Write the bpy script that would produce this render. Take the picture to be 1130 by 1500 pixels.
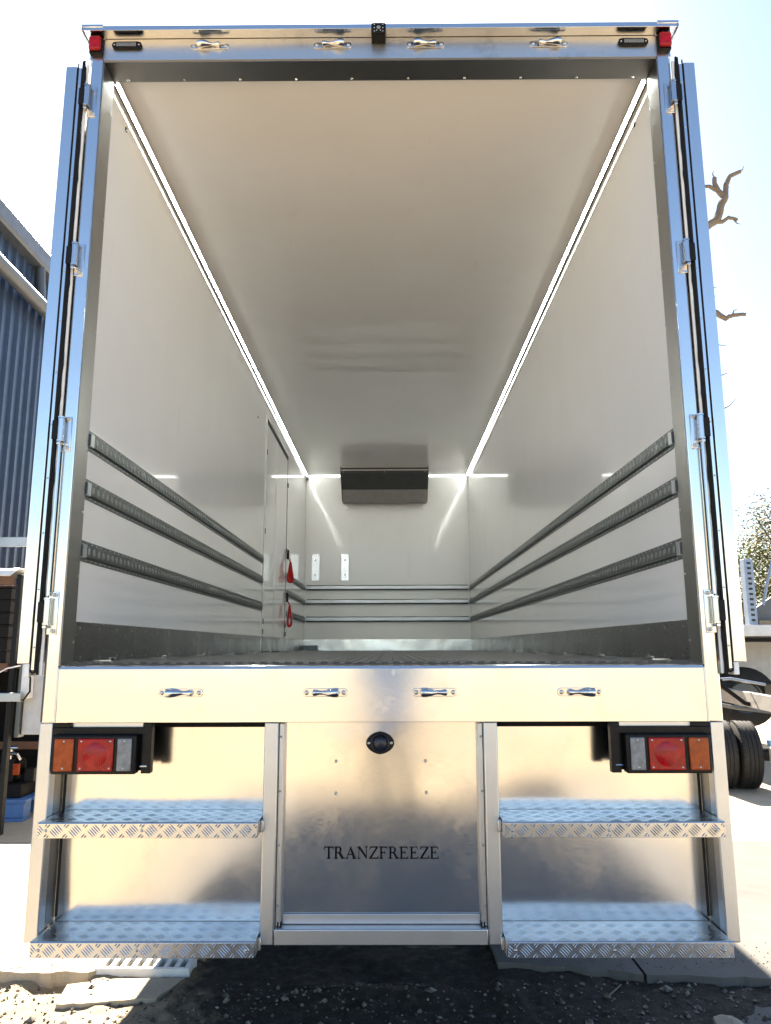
import bpy, bmesh, math, random
from mathutils import Vector, Matrix, noise

for o in list(bpy.data.objects): bpy.data.objects.remove(o)
scene = bpy.context.scene
col = scene.collection
R = math.radians
rng = random.Random(7)

# ------------------------------------------------------------------ camera, sky, sun, exposure
cam_d = bpy.data.cameras.new('camera'); cam = bpy.data.objects.new('camera', cam_d); col.objects.link(cam)
yaw, pit, rol = R(0.3094), R(10.2507), R(-0.1626)
fwd = Vector((-math.sin(yaw)*math.cos(pit), math.cos(yaw)*math.cos(pit), math.sin(pit)))
rgt = Vector((math.cos(yaw), math.sin(yaw), 0)); up = rgt.cross(fwd)
r2 = rgt*math.cos(rol) + up*math.sin(rol); u2 = up*math.cos(rol) - rgt*math.sin(rol)
cam.matrix_world = Matrix(((r2.x, u2.x, -fwd.x, 0.0346), (r2.y, u2.y, -fwd.y, -2.8028), (r2.z, u2.z, -fwd.z, 1.5), (0, 0, 0, 1)))
cam_d.sensor_fit = 'VERTICAL'; cam_d.sensor_height = 24; cam_d.sensor_width = 24; cam_d.lens = 24*1089.73/1500
cam_d.clip_start = 0.05; cam_d.clip_end = 3000
scene.camera = cam

TO_SUN = Vector((-0.13, 1.25, 1.0)).normalized()
world = bpy.data.worlds.new('World'); scene.world = world; world.use_nodes = True
wn = world.node_tree; wn.nodes.clear()
sky = wn.nodes.new('ShaderNodeTexSky'); sky.sky_type = 'NISHITA'; sky.sun_disc = False
sky.sun_elevation = math.asin(TO_SUN.z); sky.sun_rotation = math.atan2(TO_SUN.x, TO_SUN.y)
sky.air_density = 1.0; sky.dust_density = 0.7; sky.ozone_density = 1.5
bg = wn.nodes.new('ShaderNodeBackground'); bg.inputs['Strength'].default_value = 0.05
wo = wn.nodes.new('ShaderNodeOutputWorld')
wn.links.new(sky.outputs[0], bg.inputs[0]); wn.links.new(bg.outputs[0], wo.inputs[0])
sl = bpy.data.lights.new('sun', 'SUN'); sl.energy = 5.0; sl.angle = R(0.5); sl.color = (1.0, 0.885, 0.73)
so = bpy.data.objects.new('sun', sl); col.objects.link(so); so.location = (-3, 30, 25)
so.rotation_euler = TO_SUN.to_track_quat('Z', 'Y').to_euler()
vs = scene.view_settings
vs.view_transform = 'Standard'; vs.look = 'None'; vs.gamma = 1; vs.exposure = 2.55; vs.use_curve_mapping = False
scene.render.resolution_x = 771; scene.render.resolution_y = 1024
scene.render.engine = 'CYCLES'
try:
    scene.cycles.max_bounces = 6; scene.cycles.diffuse_bounces = 5; scene.cycles.glossy_bounces = 3; scene.cycles.transmission_bounces = 2
    scene.cycles.caustics_reflective = False; scene.cycles.caustics_refractive = False
except Exception: pass

# ------------------------------------------------------------------ helpers
class MB:
    def __init__(s): s.v = []; s.f = []
    def add(s, vs_, fs):
        k = len(s.v); s.v += [tuple(p) for p in vs_]; s.f += [tuple(i+k for i in f) for f in fs]; return s
    def box(s, x0, x1, y0, y1, z0, z1):
        x0, x1 = min(x0, x1), max(x0, x1); y0, y1 = min(y0, y1), max(y0, y1); z0, z1 = min(z0, z1), max(z0, z1)
        return s.add([(x0,y0,z0),(x1,y0,z0),(x1,y1,z0),(x0,y1,z0),(x0,y0,z1),(x1,y0,z1),(x1,y1,z1),(x0,y1,z1)],
                     [(0,3,2,1),(4,5,6,7),(0,1,5,4),(1,2,6,5),(2,3,7,6),(3,0,4,7)])
    def prism(s, poly, axis, a0, a1):
        # poly of 2-D points in the other two axes (X: yz, Y: xz, Z: xy)
        def P(p, a):
            return (a, p[0], p[1]) if axis == 'X' else (p[0], a, p[1]) if axis == 'Y' else (p[0], p[1], a)
        n = len(poly); vs_ = [P(p, a0) for p in poly] + [P(p, a1) for p in poly]
        fs = [tuple(range(n-1, -1, -1)), tuple(range(n, 2*n))] + [(i, (i+1) % n, n+(i+1) % n, n+i) for i in range(n)]
        return s.add(vs_, fs)
    def tube(s, pts, rad, n=8, caps=True):
        pts = [Vector(p) for p in pts]
        if not isinstance(rad, (list, tuple)): rad = [rad]*len(pts)
        rings = []; ref = None
        for i, p in enumerate(pts):
            t = (pts[min(i+1, len(pts)-1)] - pts[max(i-1, 0)])
            if t.length < 1e-9: t = Vector((0, 0, 1))
            t.normalize()
            if ref is None:
                ref = Vector((0, 0, 1)) if abs(t.z) < .9 else Vector((1, 0, 0))
            a = t.cross(ref)
            if a.length < 1e-6: a = t.cross(Vector((0.3, 1, .2)))
            a.normalize(); b = t.cross(a).normalized(); ref = -t.cross(b).cross(t) if False else a.cross(t)
            rings.append([p + (a*math.cos(2*math.pi*k/n) + b*math.sin(2*math.pi*k/n))*rad[i] for k in range(n)])
        vs_ = [q for r_ in rings for q in r_]; fs = []
        for i in range(len(pts)-1):
            for k in range(n): fs.append((i*n+k, i*n+(k+1) % n, (i+1)*n+(k+1) % n, (i+1)*n+k))
        if caps:
            fs.append(tuple(range(n-1, -1, -1))); m = (len(pts)-1)*n; fs.append(tuple(m+k for k in range(n)))
        return s.add(vs_, fs)
    def cyl(s, p0, p1, r0, r1=None, n=16): return s.tube([p0, p1], [r0, r0 if r1 is None else r1], n)
    def dome(s, c, ax, r, h, n=10):
        # flattened dome on a base circle, axis vector ax
        c = Vector(c); ax = Vector(ax).normalized(); a = ax.orthogonal().normalized(); b = ax.cross(a); vs_ = []; fs = []
        for rr, hh in ((1, 0), (.8, .62), (.4, .93)):
            for k in range(n):
                t = 2*math.pi*k/n; vs_.append(c + (a*math.cos(t)+b*math.sin(t))*r*rr + ax*h*hh)
        vs_.append(c+ax*h)
        for j in range(2):
            for k in range(n): fs.append((j*n+k, j*n+(k+1) % n, (j+1)*n+(k+1) % n, (j+1)*n+k))
        for k in range(n): fs.append((2*n+k, 2*n+(k+1) % n, 3*n))
        return s.add(vs_, fs)
    def rev(s, prof, c, ax, n=24):
        # surface of revolution: prof of (radius, height) along ax from c
        c = Vector(c); ax = Vector(ax).normalized(); a = ax.orthogonal().normalized(); b = ax.cross(a); vs_ = []; fs = []
        for r_, h in prof:
            for k in range(n):
                t = 2*math.pi*k/n; vs_.append(c+(a*math.cos(t)+b*math.sin(t))*r_+ax*h)
        for j in range(len(prof)-1):
            for k in range(n): fs.append((j*n+k, j*n+(k+1) % n, (j+1)*n+(k+1) % n, (j+1)*n+k))
        return s.add(vs_, fs)
    def build(s, name, mat, parent=None, bevel=0, smooth=False, kind=None, label=None, cat=None, group=None, ang=35, seg=2, origin=None, fix=True):
        me = bpy.data.meshes.new(name)
        v = [Vector(p) for p in s.v]
        mn = Vector([min(p[i] for p in v) for i in range(3)]); mx = Vector([max(p[i] for p in v) for i in range(3)])
        c = Vector(origin) if origin else (mn+mx)/2
        me.from_pydata([p-c for p in v], [], s.f); me.validate(clean_customdata=False)
        bm = bmesh.new(); bm.from_mesh(me)
        if fix: bmesh.ops.recalc_face_normals(bm, faces=bm.faces)
        if bevel:
            es = [e for e in bm.edges if len(e.link_faces) == 2 and e.calc_face_angle(0) > R(30)]
            bv_ = bmesh.ops.bevel(bm, geom=es, offset=bevel, segments=seg, affect='EDGES', profile=.5, clamp_overlap=True)
        if bevel and not smooth:
            for f in bv_['faces']: f.smooth = True
        bm.to_mesh(me); bm.free()
        if smooth:
            for p in me.polygons: p.use_smooth = True
            me.set_sharp_from_angle(angle=R(ang))
        if mat is not None: me.materials.append(mat)
        return put(name, me, c, parent, kind, label, cat, group)

def wloc(o):
    l = Vector((0, 0, 0))
    while o is not None: l += o.location; o = o.parent
    return l
def put(name, me, c, parent=None, kind=None, label=None, cat=None, group=None):
    o = bpy.data.objects.new(name, me); col.objects.link(o)
    if parent is not None: o.parent = parent; o.location = Vector(c) - wloc(parent)
    else: o.location = c
    if kind: o['kind'] = kind
    if label: o['label'] = label
    if cat: o['category'] = cat
    if group: o['group'] = group
    return o
def thing(name, label, cat, loc=(0, 0, 0), group=None):
    o = bpy.data.objects.new(name, None); col.objects.link(o); o.location = loc; o.empty_display_size = .2
    o['label'] = label; o['category'] = cat
    if group: o['group'] = group
    return o

# ------------------------------------------------------------------ materials
def srgb(h):
    c = [int(h[i:i+2], 16)/255 for i in (0, 2, 4)]
    return tuple((x/12.92 if x <= .04045 else ((x+.055)/1.055)**2.4) for x in c) + (1,)
class Mat:
    def __init__(s, name):
        s.m = bpy.data.materials.new(name); s.m.use_nodes = True; s.t = s.m.node_tree; s.n = s.t.nodes; s.l = s.t.links
        s.p = s.n['Principled BSDF']
        s.tc = s.n.new('ShaderNodeTexCoord')
    def set(s, **k):
        for a, b in k.items():
            s.p.inputs[{'col': 'Base Color', 'rough': 'Roughness', 'metal': 'Metallic', 'spec': 'Specular IOR Level', 'coat': 'Coat Weight', 'coatr': 'Coat Roughness', 'trans': 'Transmission Weight', 'emis': 'Emission Color', 'emis_s': 'Emission Strength', 'ior': 'IOR', 'aniso': 'Anisotropic', 'alpha': 'Alpha', 'sheen': 'Sheen Weight'}[a]].default_value = b
        return s
    def coords(s, scale=(1, 1, 1), world_=False):
        mp = s.n.new('ShaderNodeMapping'); mp.inputs['Scale'].default_value = scale
        if world_:
            g = s.n.new('ShaderNodeNewGeometry'); s.l.new(g.outputs['Position'], mp.inputs[0])
        else: s.l.new(s.tc.outputs['Object'], mp.inputs[0])
        return mp.outputs[0]
    def noise(s, scale, detail=4, rough=.55, sc=(1, 1, 1), world_=False, dist=0):
        nz = s.n.new('ShaderNodeTexNoise'); nz.inputs['Scale'].default_value = scale; nz.inputs['Detail'].default_value = detail
        nz.inputs['Roughness'].default_value = rough; nz.inputs['Distortion'].default_value = dist
        s.l.new(s.coords(sc, world_), nz.inputs['Vector']); return nz.outputs['Fac']
    def vor(s, scale, feat='F1', out='Distance', sc=(1, 1, 1), world_=False):
        v = s.n.new('ShaderNodeTexVoronoi'); v.feature = feat; v.inputs['Scale'].default_value = scale
        s.l.new(s.coords(sc, world_), v.inputs['Vector']); return v.outputs[out]
    def ramp(s, fac, stops):
        r_ = s.n.new('ShaderNodeValToRGB'); e = r_.color_ramp.elements
        while len(e) < len(stops): e.new(.5)
        for i, (p, c) in enumerate(stops):
            e[i].position = p; e[i].color = c if len(c) == 4 else (*c, 1)
        s.l.new(fac, r_.inputs[0]); return r_.outputs[0]
    def val(s, fac, a, b, lo=0., hi=1.):
        m = s.n.new('ShaderNodeMapRange'); s.l.new(fac, m.inputs[0])
        for i, x in enumerate((lo, hi, a, b)): m.inputs[i+1].default_value = x
        return m.outputs[0]
    def mix(s, fac, a, b, mode='MIX'):
        m = s.n.new('ShaderNodeMix'); m.data_type = 'RGBA'; m.blend_type = mode
        for sock, x in ((m.inputs[0], fac), (m.inputs[6], a), (m.inputs[7], b)):
            if hasattr(x, 'is_linked'): s.l.new(x, sock)
            else: sock.default_value = x
        return m.outputs[2]
    def math(s, op, a, b=0.):
        m = s.n.new('ShaderNodeMath'); m.operation = op
        for i, x in enumerate((a, b)):
            if hasattr(x, 'is_linked'): s.l.new(x, m.inputs[i])
            else: m.inputs[i].default_value = x
        return m.outputs[0]
    def bump(s, fac, dist, strength=1.):
        b = s.n.new('ShaderNodeBump'); b.inputs['Distance'].default_value = dist; b.inputs['Strength'].default_value = strength
        s.l.new(fac, b.inputs['Height'])
        if s.p.inputs['Normal'].is_linked: s.l.new(s.p.inputs['Normal'].links[0].from_socket, b.inputs['Normal'])
        s.l.new(b.outputs[0], s.p.inputs['Normal']); return s
    def link(s, sock, what): s.l.new(what, s.p.inputs[sock]); return s

def aluminium(name, rough, colr=(.80, .80, .79), streak=(1, 1, 40), wave=.0012, wsc=2.2, stain=.0, rv=.10, jit=.00001, smudge=.0):
    m = Mat(name).set(metal=1.0)
    st = m.noise(30, 5, .6, streak)
    sm = m.noise(3.0, 4, .6)
    c = m.mix(m.val(sm, 0, 1, .35, .75), (*colr, 1), (colr[0]*.9, colr[1]*.9, colr[2]*.9, 1))
    if stain:
        c = m.mix(m.math('MULTIPLY', m.val(m.noise(7, 6, .7), 0, 1, .56, .75), stain), c, (.34, .33, .31, 1))
    m.link('Base Color', c)
    c = m.mix(m.val(st, 0, .16, .35, .7), c, (colr[0]*.55, colr[1]*.55, colr[2]*.56, 1))
    if smudge:
        sg = m.math('MULTIPLY', m.val(m.noise(5, 7, .72, dist=.6), 0, 1, .55, .72), smudge)
        sm = m.math('ADD', sm, m.math('MULTIPLY', sg, 4.0))
    m.link('Base Color', c)
    m.link('Roughness', m.math('ADD', m.val(st, rough-rv*.5, rough+rv*.5, .3, .7), m.val(sm, -.03, .04, .3, .7)))
    m.bump(m.noise(wsc, 1, .3), wave); m.bump(st, jit)
    return m.m
def plain(name, colr, rough=.5, metal=0., bump=0., bs=60, var=.12, **k):
    m = Mat(name).set(rough=rough, metal=metal, **k)
    nz = m.noise(9, 5, .6)
    m.link('Base Color', m.mix(m.val(nz, 0, 1, .3, .75), (*[x*(1-var) for x in colr[:3]], 1), (*[min(1, x*(1+var)) for x in colr[:3]], 1)))
    m.link('Roughness', m.val(m.noise(23, 4), max(.02, rough-.07), rough+.07, .3, .7))
    if bump: m.bump(m.noise(bs, 4), bump)
    return m.m

M = {}
M['alu'] = aluminium('brushed_aluminium', .30, streak=(60, 60, 1))
M['alu_sill'] = aluminium('polished_sill_aluminium', .15, streak=(1, 1, 40), wave=.003, wsc=1.6, rv=.10, stain=.25, jit=.00004, smudge=.2)
M['alu_panel'] = aluminium('sheet_aluminium', .14, colr=(.74, .735, .72), streak=(1, 1, 30), wave=.0016, wsc=1.7, stain=.25, rv=.14, jit=.000035, smudge=.10)
M['alu_post'] = aluminium('post_aluminium', .16, streak=(60, 60, 1), wave=.0008)
M['alu_frame'] = aluminium('satin_frame_aluminium', .36, colr=(.64, .65, .665), streak=(60, 60, 1), wave=.0006, stain=.2)
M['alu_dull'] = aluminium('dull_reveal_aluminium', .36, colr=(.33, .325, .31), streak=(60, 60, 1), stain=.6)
M['alu_kick'] = aluminium('scuffed_kick_plate', .28, colr=(.28, .28, .275), streak=(1, 1, 30), wave=.004, wsc=3, stain=.7, rv=.2)
M['alu_tread'] = aluminium('tread_plate_aluminium', .22, colr=(.64, .64, .635), wave=.0006, stain=.45)
M['steel'] = aluminium('polished_steel', .14, colr=(.72, .71, .70), wave=.0004)
M['galv'] = aluminium('galvanised_steel', .42, colr=(.17, .185, .185), wave=.0006, wsc=12, stain=.5)
M['galv_mid'] = aluminium('rail_slot_steel', .40, colr=(.30, .32, .32), wave=.0006, wsc=12, stain=.4)
M['galv_light'] = aluminium('bright_galvanised_steel', .38, colr=(.55, .57, .58), wave=.0006, wsc=12, stain=.3)

def grp(name, colr, rough, wave, spec=.55):
    m = Mat(name).set(rough=rough, spec=spec)
    a = m.noise(2.3, 5, .6); s2 = m.noise(5, 5, .65, (1, 1, .25))
    c = m.mix(m.val(a, 0, .5, .4, .8), (*colr, 1), (colr[0]*.93, colr[1]*.92, colr[2]*.90, 1))
    c = m.mix(m.math('MULTIPLY', m.val(s2, 0, 1, .62, .85), .18), c, (.42, .40, .36, 1))
    sc3 = m.noise(7, 7, .75, (1, .35, 5), world_=True)
    c = m.mix(m.math('MULTIPLY', m.val(sc3, 0, 1, .64, .74), .22), c, (.38, .37, .36, 1))
    m.link('Base Color', c); m.link('Roughness', m.val(s2, rough*.7, rough+.03, .4, .85))
    m.bump(m.noise(1.5, 2, .4), wave); m.bump(m.noise(180, 2), .00001)
    return m.m
M['grp'] = grp('white_gelcoat_panel', (.87, .868, .86), .05, .0008)
M['grp_ceiling'] = grp('white_gelcoat_ceiling', (.87, .858, .84), .025, .0004)
M['white_paint'] = plain('white_paint', (.78, .78, .76), .35)
M['white_plastic'] = plain('white_plastic', (.86, .87, .88), .4, bump=.0006)
M['plate'] = aluminium('bright_wall_plate', .30, colr=(.90, .92, .95), streak=(40, 1, 1))
M['rubber'] = plain('black_rubber', (.006, .006, .0065), .6, bump=.0006, spec=.25)
M['black'] = plain('black_plastic', (.004, .004, .0045), .42, bump=.0002, spec=.25)
M['unit_dark'] = plain('dark_grey_unit_paint', (.06, .061, .062), .42)
M['unit_grey'] = plain('grey_unit_tray', (.28, .265, .25), .42)
M['gap'] = plain('dark_gasket_and_gap', (.03, .03, .03), .7)
M['floor'] = plain('grey_ribbed_floor', (.05, .05, .05), .45, bump=.0006, var=.3)
M['black_vinyl'] = plain('black_vinyl_letter', (.0025, .0025, .003), .6, spec=.1)
M['screw'] = aluminium('screw_steel', .28, colr=(.62, .61, .59))
M['under'] = plain('dark_underside', (.009, .009, .0095), .7, spec=.2)
def lens(name, colr, rib=(1, 1, 1), sc=60):
    m = Mat(name).set(col=(*colr, 1), rough=.2, spec=.35, coat=.12, coatr=.04)
    w = m.n.new('ShaderNodeTexWave'); w.inputs['Scale'].default_value = sc; m.l.new(m.coords(rib), w.inputs['Vector'])
    m.bump(w.outputs['Fac'], .0003); m.bump(m.noise(55, 3), .0009)
    m.link('Base Color', m.mix(m.val(m.noise(35, 4), 0, 1, .35, .7), (*[x*.75 for x in colr], 1), (*[min(1, x*1.3) for x in colr], 1)))
    return m.m
M['lens_red'] = lens('red_lamp_lens', (.36, .0015, .005), (1, 1, 1), 45)
M['lens_amber'] = lens('amber_lamp_lens', (.36, .055, .006), (1, 0, 0), 55)
M['lens_clear'] = lens('clear_lamp_lens', (.22, .24, .26), (1, 0, 0), 60)
m = Mat('led_light').set(col=(1, 1, 1, 1), emis=(.98, 1.0, .93, 1), emis_s=28.0); M['led'] = m.m
m = Mat('dim_led_light').set(col=(1, 1, 1, 1), emis=(.93, 1.0, .95, 1), emis_s=1.1); M['led_dim'] = m.m
M['red_rope'] = plain('red_rope', (.50, .012, .012), .7, bump=.002, bs=150)

# ------------------------------------------------------------------ the ground
def ground_material():
    m = Mat('dusty_yard_ground').set(rough=.92, spec=.2)
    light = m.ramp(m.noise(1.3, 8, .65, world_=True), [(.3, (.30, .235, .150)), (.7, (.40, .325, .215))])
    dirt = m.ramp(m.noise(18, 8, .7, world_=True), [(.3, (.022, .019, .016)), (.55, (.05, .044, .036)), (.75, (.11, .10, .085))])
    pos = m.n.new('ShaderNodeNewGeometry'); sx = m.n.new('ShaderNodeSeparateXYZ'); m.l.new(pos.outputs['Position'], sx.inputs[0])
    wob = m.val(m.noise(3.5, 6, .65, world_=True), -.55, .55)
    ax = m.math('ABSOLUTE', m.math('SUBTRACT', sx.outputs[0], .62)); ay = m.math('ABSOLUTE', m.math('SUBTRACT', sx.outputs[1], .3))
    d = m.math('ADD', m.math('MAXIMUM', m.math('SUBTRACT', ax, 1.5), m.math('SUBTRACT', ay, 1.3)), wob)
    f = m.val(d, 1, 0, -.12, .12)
    shadow_tone = m.ramp(m.noise(9, 8, .7, world_=True), [(.3, (.135, .132, .127)), (.7, (.20, .195, .187))])  # darker tone painted over the truck's shadow zone to deepen its reflection
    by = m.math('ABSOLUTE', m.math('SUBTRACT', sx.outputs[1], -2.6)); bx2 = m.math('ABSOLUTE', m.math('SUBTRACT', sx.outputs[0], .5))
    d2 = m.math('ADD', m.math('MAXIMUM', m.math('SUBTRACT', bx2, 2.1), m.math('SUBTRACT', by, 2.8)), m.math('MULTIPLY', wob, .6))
    light = m.mix(m.val(d2, 1, 0, -.5, .5), light, shadow_tone)
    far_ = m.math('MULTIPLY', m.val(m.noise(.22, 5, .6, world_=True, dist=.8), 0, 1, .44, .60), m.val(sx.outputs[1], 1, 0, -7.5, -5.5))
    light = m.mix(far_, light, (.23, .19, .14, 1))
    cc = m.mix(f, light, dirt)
    pits = m.val(m.vor(60, world_=True), 1, 0, .05, .4)
    cc = m.mix(m.math('MULTIPLY', pits, .35), cc, (.12, .10, .08, 1))
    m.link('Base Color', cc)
    m.bump(m.noise(40, 6, .6, world_=True), .0022); m.bump(m.vor(90, world_=True), .0012)
    return m.m
def axis_lines(lo, hi, step, far):
    a = [lo + i*step for i in range(int((hi-lo)/step)+1)]
    left = []; d = step; x = lo
    while x > -far: d *= 1.35; x -= d; left.append(x)
    right = []; d = step; x = a[-1]
    while x < far: d *= 1.35; x += d; right.append(x)
    return left[::-1] + a + right
def ground_z(x, y):
    p = Vector((x, y, 0)); k = 1.0 if (abs(x) < 4 and -1.5 < y < 3) else 0.15
    z = (-.05 if -.9 < x < .5 else -.032) + k*(noise.fractal(p*2.2, 1.0, 2.0, 4)*.022 + noise.fractal(p*14, 1.0, 2.0, 3)*.009)
    z += .03*math.exp(-((y-.80-.10*noise.noise(p*1.7))/.13)**2)*(1 if -.95 < x < .62 else 0)   # kicked-up ridge beside the slab
    z -= .10*max(0, 1-abs(y-.955)/.10)*(1 if -1.95 < x < -1.37 else 0)*(.6+.8*noise.noise(p*5))   # broken-out hollow in front of the slab
    return z
xs = axis_lines(-2.6, 2.6, .03, 900); ys = axis_lines(-.35, 1.5, .025, 900)
gb = MB(); W = len(xs)
gb.v = [(x, y, ground_z(x, y)) for y in ys for x in xs]
gb.f = [(j*W+i, j*W+i+1, (j+1)*W+i+1, (j+1)*W+i) for j in range(len(ys)-1) for i in range(W-1)]
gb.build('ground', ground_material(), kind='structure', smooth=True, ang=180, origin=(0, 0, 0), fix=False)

def concrete(name, c0, c1):
    m = Mat(name).set(rough=.85, spec=.25)
    c = m.ramp(m.noise(1.1, 8, .65, world_=True), [(.3, c0), (.7, c1)])
    c = m.mix(m.math('MULTIPLY', m.val(m.noise(55, 5, .7, world_=True), 0, 1, .5, .75), .35), c, (.16, .15, .13, 1))
    c = m.mix(m.math('MULTIPLY', m.val(m.noise(4, 7, .7, world_=True), 0, 1, .55, .8), .3), c, (.22, .19, .155, 1))
    m.link('Base Color', c); m.bump(m.noise(70, 6, .6, world_=True), .0010); m.bump(m.vor(130, world_=True), .0006)
    return m.m
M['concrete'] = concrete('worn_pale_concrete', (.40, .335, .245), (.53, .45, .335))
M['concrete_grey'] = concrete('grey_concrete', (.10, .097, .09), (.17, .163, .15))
def rough_line(p0, p1, n, amp, seed):
    pts = []
    for i in range(n+1):
        t = i/n; x = p0[0]+(p1[0]-p0[0])*t; y = p0[1]+(p1[1]-p0[1])*t
        q = Vector((x*6+seed, y*6, seed)); a = amp if 0 < i < n else 0
        pts.append((x + noise.noise(q+Vector((5, 3, 1)))*a*.5, y + noise.fractal(q, 1, 2, 4)*a))
    return pts
def slab(poly, z0, z1, mat):
    b = MB(); b.prism(poly, 'Z', z0, z1); return b.build('concrete_slab', mat, kind='structure')
slab(rough_line((-40, 1.25), (-2.4, 1.02), 40, .10, 3) + rough_line((-2.4, 1.02), (-1.36, 1.03), 60, .05, 5)[1:] + rough_line((-1.36, 1.21), (-.9, 1.25), 16, .03, 9) + [(-.9, 3.345), (-40, 3.345)], -.16, 0, M['concrete'])
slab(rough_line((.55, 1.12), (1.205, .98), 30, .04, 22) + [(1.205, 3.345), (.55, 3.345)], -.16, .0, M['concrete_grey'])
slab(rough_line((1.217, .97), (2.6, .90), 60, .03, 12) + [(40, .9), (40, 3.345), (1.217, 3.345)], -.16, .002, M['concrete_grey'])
slab([(-40, 3.36), (40, 3.36), (40, 60), (-40, 60)], -.16, .001, M['concrete'])
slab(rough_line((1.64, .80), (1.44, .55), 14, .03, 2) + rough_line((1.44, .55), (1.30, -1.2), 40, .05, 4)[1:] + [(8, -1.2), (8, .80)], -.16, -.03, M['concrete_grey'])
slab(rough_line((-1.42, .74), (-1.0, .80), 12, .03, 6) + rough_line((-1.0, .80), (-.93, 1.0), 6, .02, 7)[1:] + [(-1.25, .99), (-1.45, .93)], -.16, -.02, M['concrete'])

gm = Mat('mixed_pebbles').set(rough=.85)
oi = gm.noise(6, 2, world_=True)
gm.link('Base Color', gm.ramp(gm.noise(35, 2, world_=True), [(.3, (.035, .031, .027)), (.5, (.12, .105, .088)), (.7, (.32, .29, .25))]))
gr = MB()
OCT = [(1,0,0),(-1,0,0),(0,1,0),(0,-1,0),(0,0,1),(0,0,-1)]; OF = [(0,2,4),(2,1,4),(1,3,4),(3,0,4),(2,0,5),(1,2,5),(3,1,5),(0,3,5)]
for i in range(3800):
    x = rng.uniform(-2.6, 2.4); y = rng.gauss(.62, .40) if rng.random() < .8 else rng.uniform(-1.4, 1.0)
    if y > 1.0 or y < -1.6: continue
    r_ = abs(rng.gauss(0, .0055))+.0025
    if rng.random() < .03: r_ *= 2.2
    z = max(ground_z(x, y), -.03 if (x > 1.5 and y < .8) else -1)
    a = rng.random()*6.28; ca, sa = math.cos(a), math.sin(a); e = [rng.uniform(.6, 1.35) for _ in range(3)]
    gr.add([(x+(p[0]*e[0]*ca-p[1]*e[1]*sa)*r_, y+(p[0]*e[0]*sa+p[1]*e[1]*ca)*r_, z+r_*.3+p[2]*e[2]*r_*.7) for p in OCT], OF)
for i in range(420):      # grit spilt over the slab edge
    x = rng.choice((rng.uniform(.6, 2.3), rng.uniform(-2.5, -1.4))); y = 1.0+abs(rng.gauss(0, .16))+.03; r_ = rng.uniform(.0015, .005)
    gr.add([(x+p[0]*r_, y+p[1]*r_*rng.uniform(.7, 1.2), .002+r_*.3+p[2]*r_*.7) for p in OCT], OF)
gr.build('gravel', gm.m, kind='stuff', label='loose pebbles and grit over the dirt behind the truck', cat='gravel', fix=False)

# ------------------------------------------------------------------ the refrigerated truck
T = thing('refrigerated_truck', 'white and bare aluminium refrigerated truck seen from behind with both rear doors folded open', 'truck', (0, 0, 0))
XW = 1.196   # inner wall face
HI = 4.0     # ceiling
FL = 1.445   # floor
YB = 7.985   # front bulkhead

def rivet_mesh(r_, h, axis):
    b = MB(); b.dome((0, 0, 0), axis, r_, h, 8); me = bpy.data.meshes.new('rivet'); me.from_pydata(b.v, [], b.f)
    for p in me.polygons: p.use_smooth = True
    me.materials.append(M['screw']); return me
RV = {}
def rivet(pos, axis, parent, r_=.005, h=.003, name='rivet'):
    k = (round(r_, 4), round(h, 4), tuple(axis))
    if k not in RV: RV[k] = rivet_mesh(r_, h, axis)
    return put(name, RV[k], pos, parent)

# --- insulated box
DY0, DYM, DY1, DZ = 4.42, 5.12, 6.02, 3.78      # side door
for s in (-1, 1):
    b = MB()
    if s < 0:
        b.box(-XW, -1.246, .112, DY0, 1.232, 4.06); b.box(-XW, -1.246, DY1, YB+.06, 1.232, 4.06); b.box(-XW, -1.246, DY0, DY1, DZ, 4.06)
        b.box(-1.232, -1.246, DY0, DY1, 1.232, DZ)
    else: b.box(XW, 1.246, .112, YB+.06, 1.232, 4.06)
    b.build('side_wall', M['grp'], T)
c_ = MB(); c_.box(-1.246, 1.246, .112, YB+.06, HI, 4.07); c_.build('ceiling', M['grp_ceiling'], T)
fw = MB().box(-1.245, 1.245, YB, YB+.07, 1.232, HI).build('front_wall', grp('white_gelcoat_front', (.86, .855, .84), .06, .004, .22), T)
fl = MB().box(-XW+.001, XW-.001, .02, YB-.001, 1.30, FL-.006).build('floor', M['floor'], T)
b = MB(); x = -1.17
while x < 1.17:
    b.prism([(x, FL-.0061), (x+.028, FL-.0061), (x+.024, FL), (x+.004, FL)], 'Y', .024, YB-.004); x += .045
b.build('floor_rib', M['floor'], fl, kind='stuff')
MB().box(-1.246, 1.246, .125, YB+.05, 1.20, 1.2995).build('box_underside', M['under'], T)

# corner coving
for s in (-1, 1):
    def cp_(a_, d_):     # a_: across the strip, d_: out of the corner along its 45 degree normal
        q_ = .7071; return (s*(XW-.0008-(d_+a_+.014)*q_), HI-.0008-(d_-a_+.014)*q_)
    MB().prism([cp_(-.0110, -.0002), cp_(-.0110, .0135), cp_(-.0085, .0135), cp_(-.0085, .003), cp_(.0085, .003), cp_(.0085, .0135), cp_(.0110, .0135), cp_(.0110, -.0002)], 'Y', .130, YB-.004).build('led_channel', M['alu_frame'], T)
    MB().prism([cp_(-.0038, .0032), cp_(-.0038, .0055), cp_(.0038, .0055), cp_(.0038, .0032)], 'Y', .14, YB-.09).build('led_strip', M['led'], T)
for x0, x1 in ((-XW+.04, -.70), (.62, XW-.04)): MB().box(x0, x1, YB-.008, YB-.001, HI-.015, HI-.007).build('led_strip', M['led_dim'], T)
MB().box(-XW+.005, -XW+.035, YB-.06, YB-.025, HI-.075, HI-.045).build('cable_clip', M['black'], T)

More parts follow.
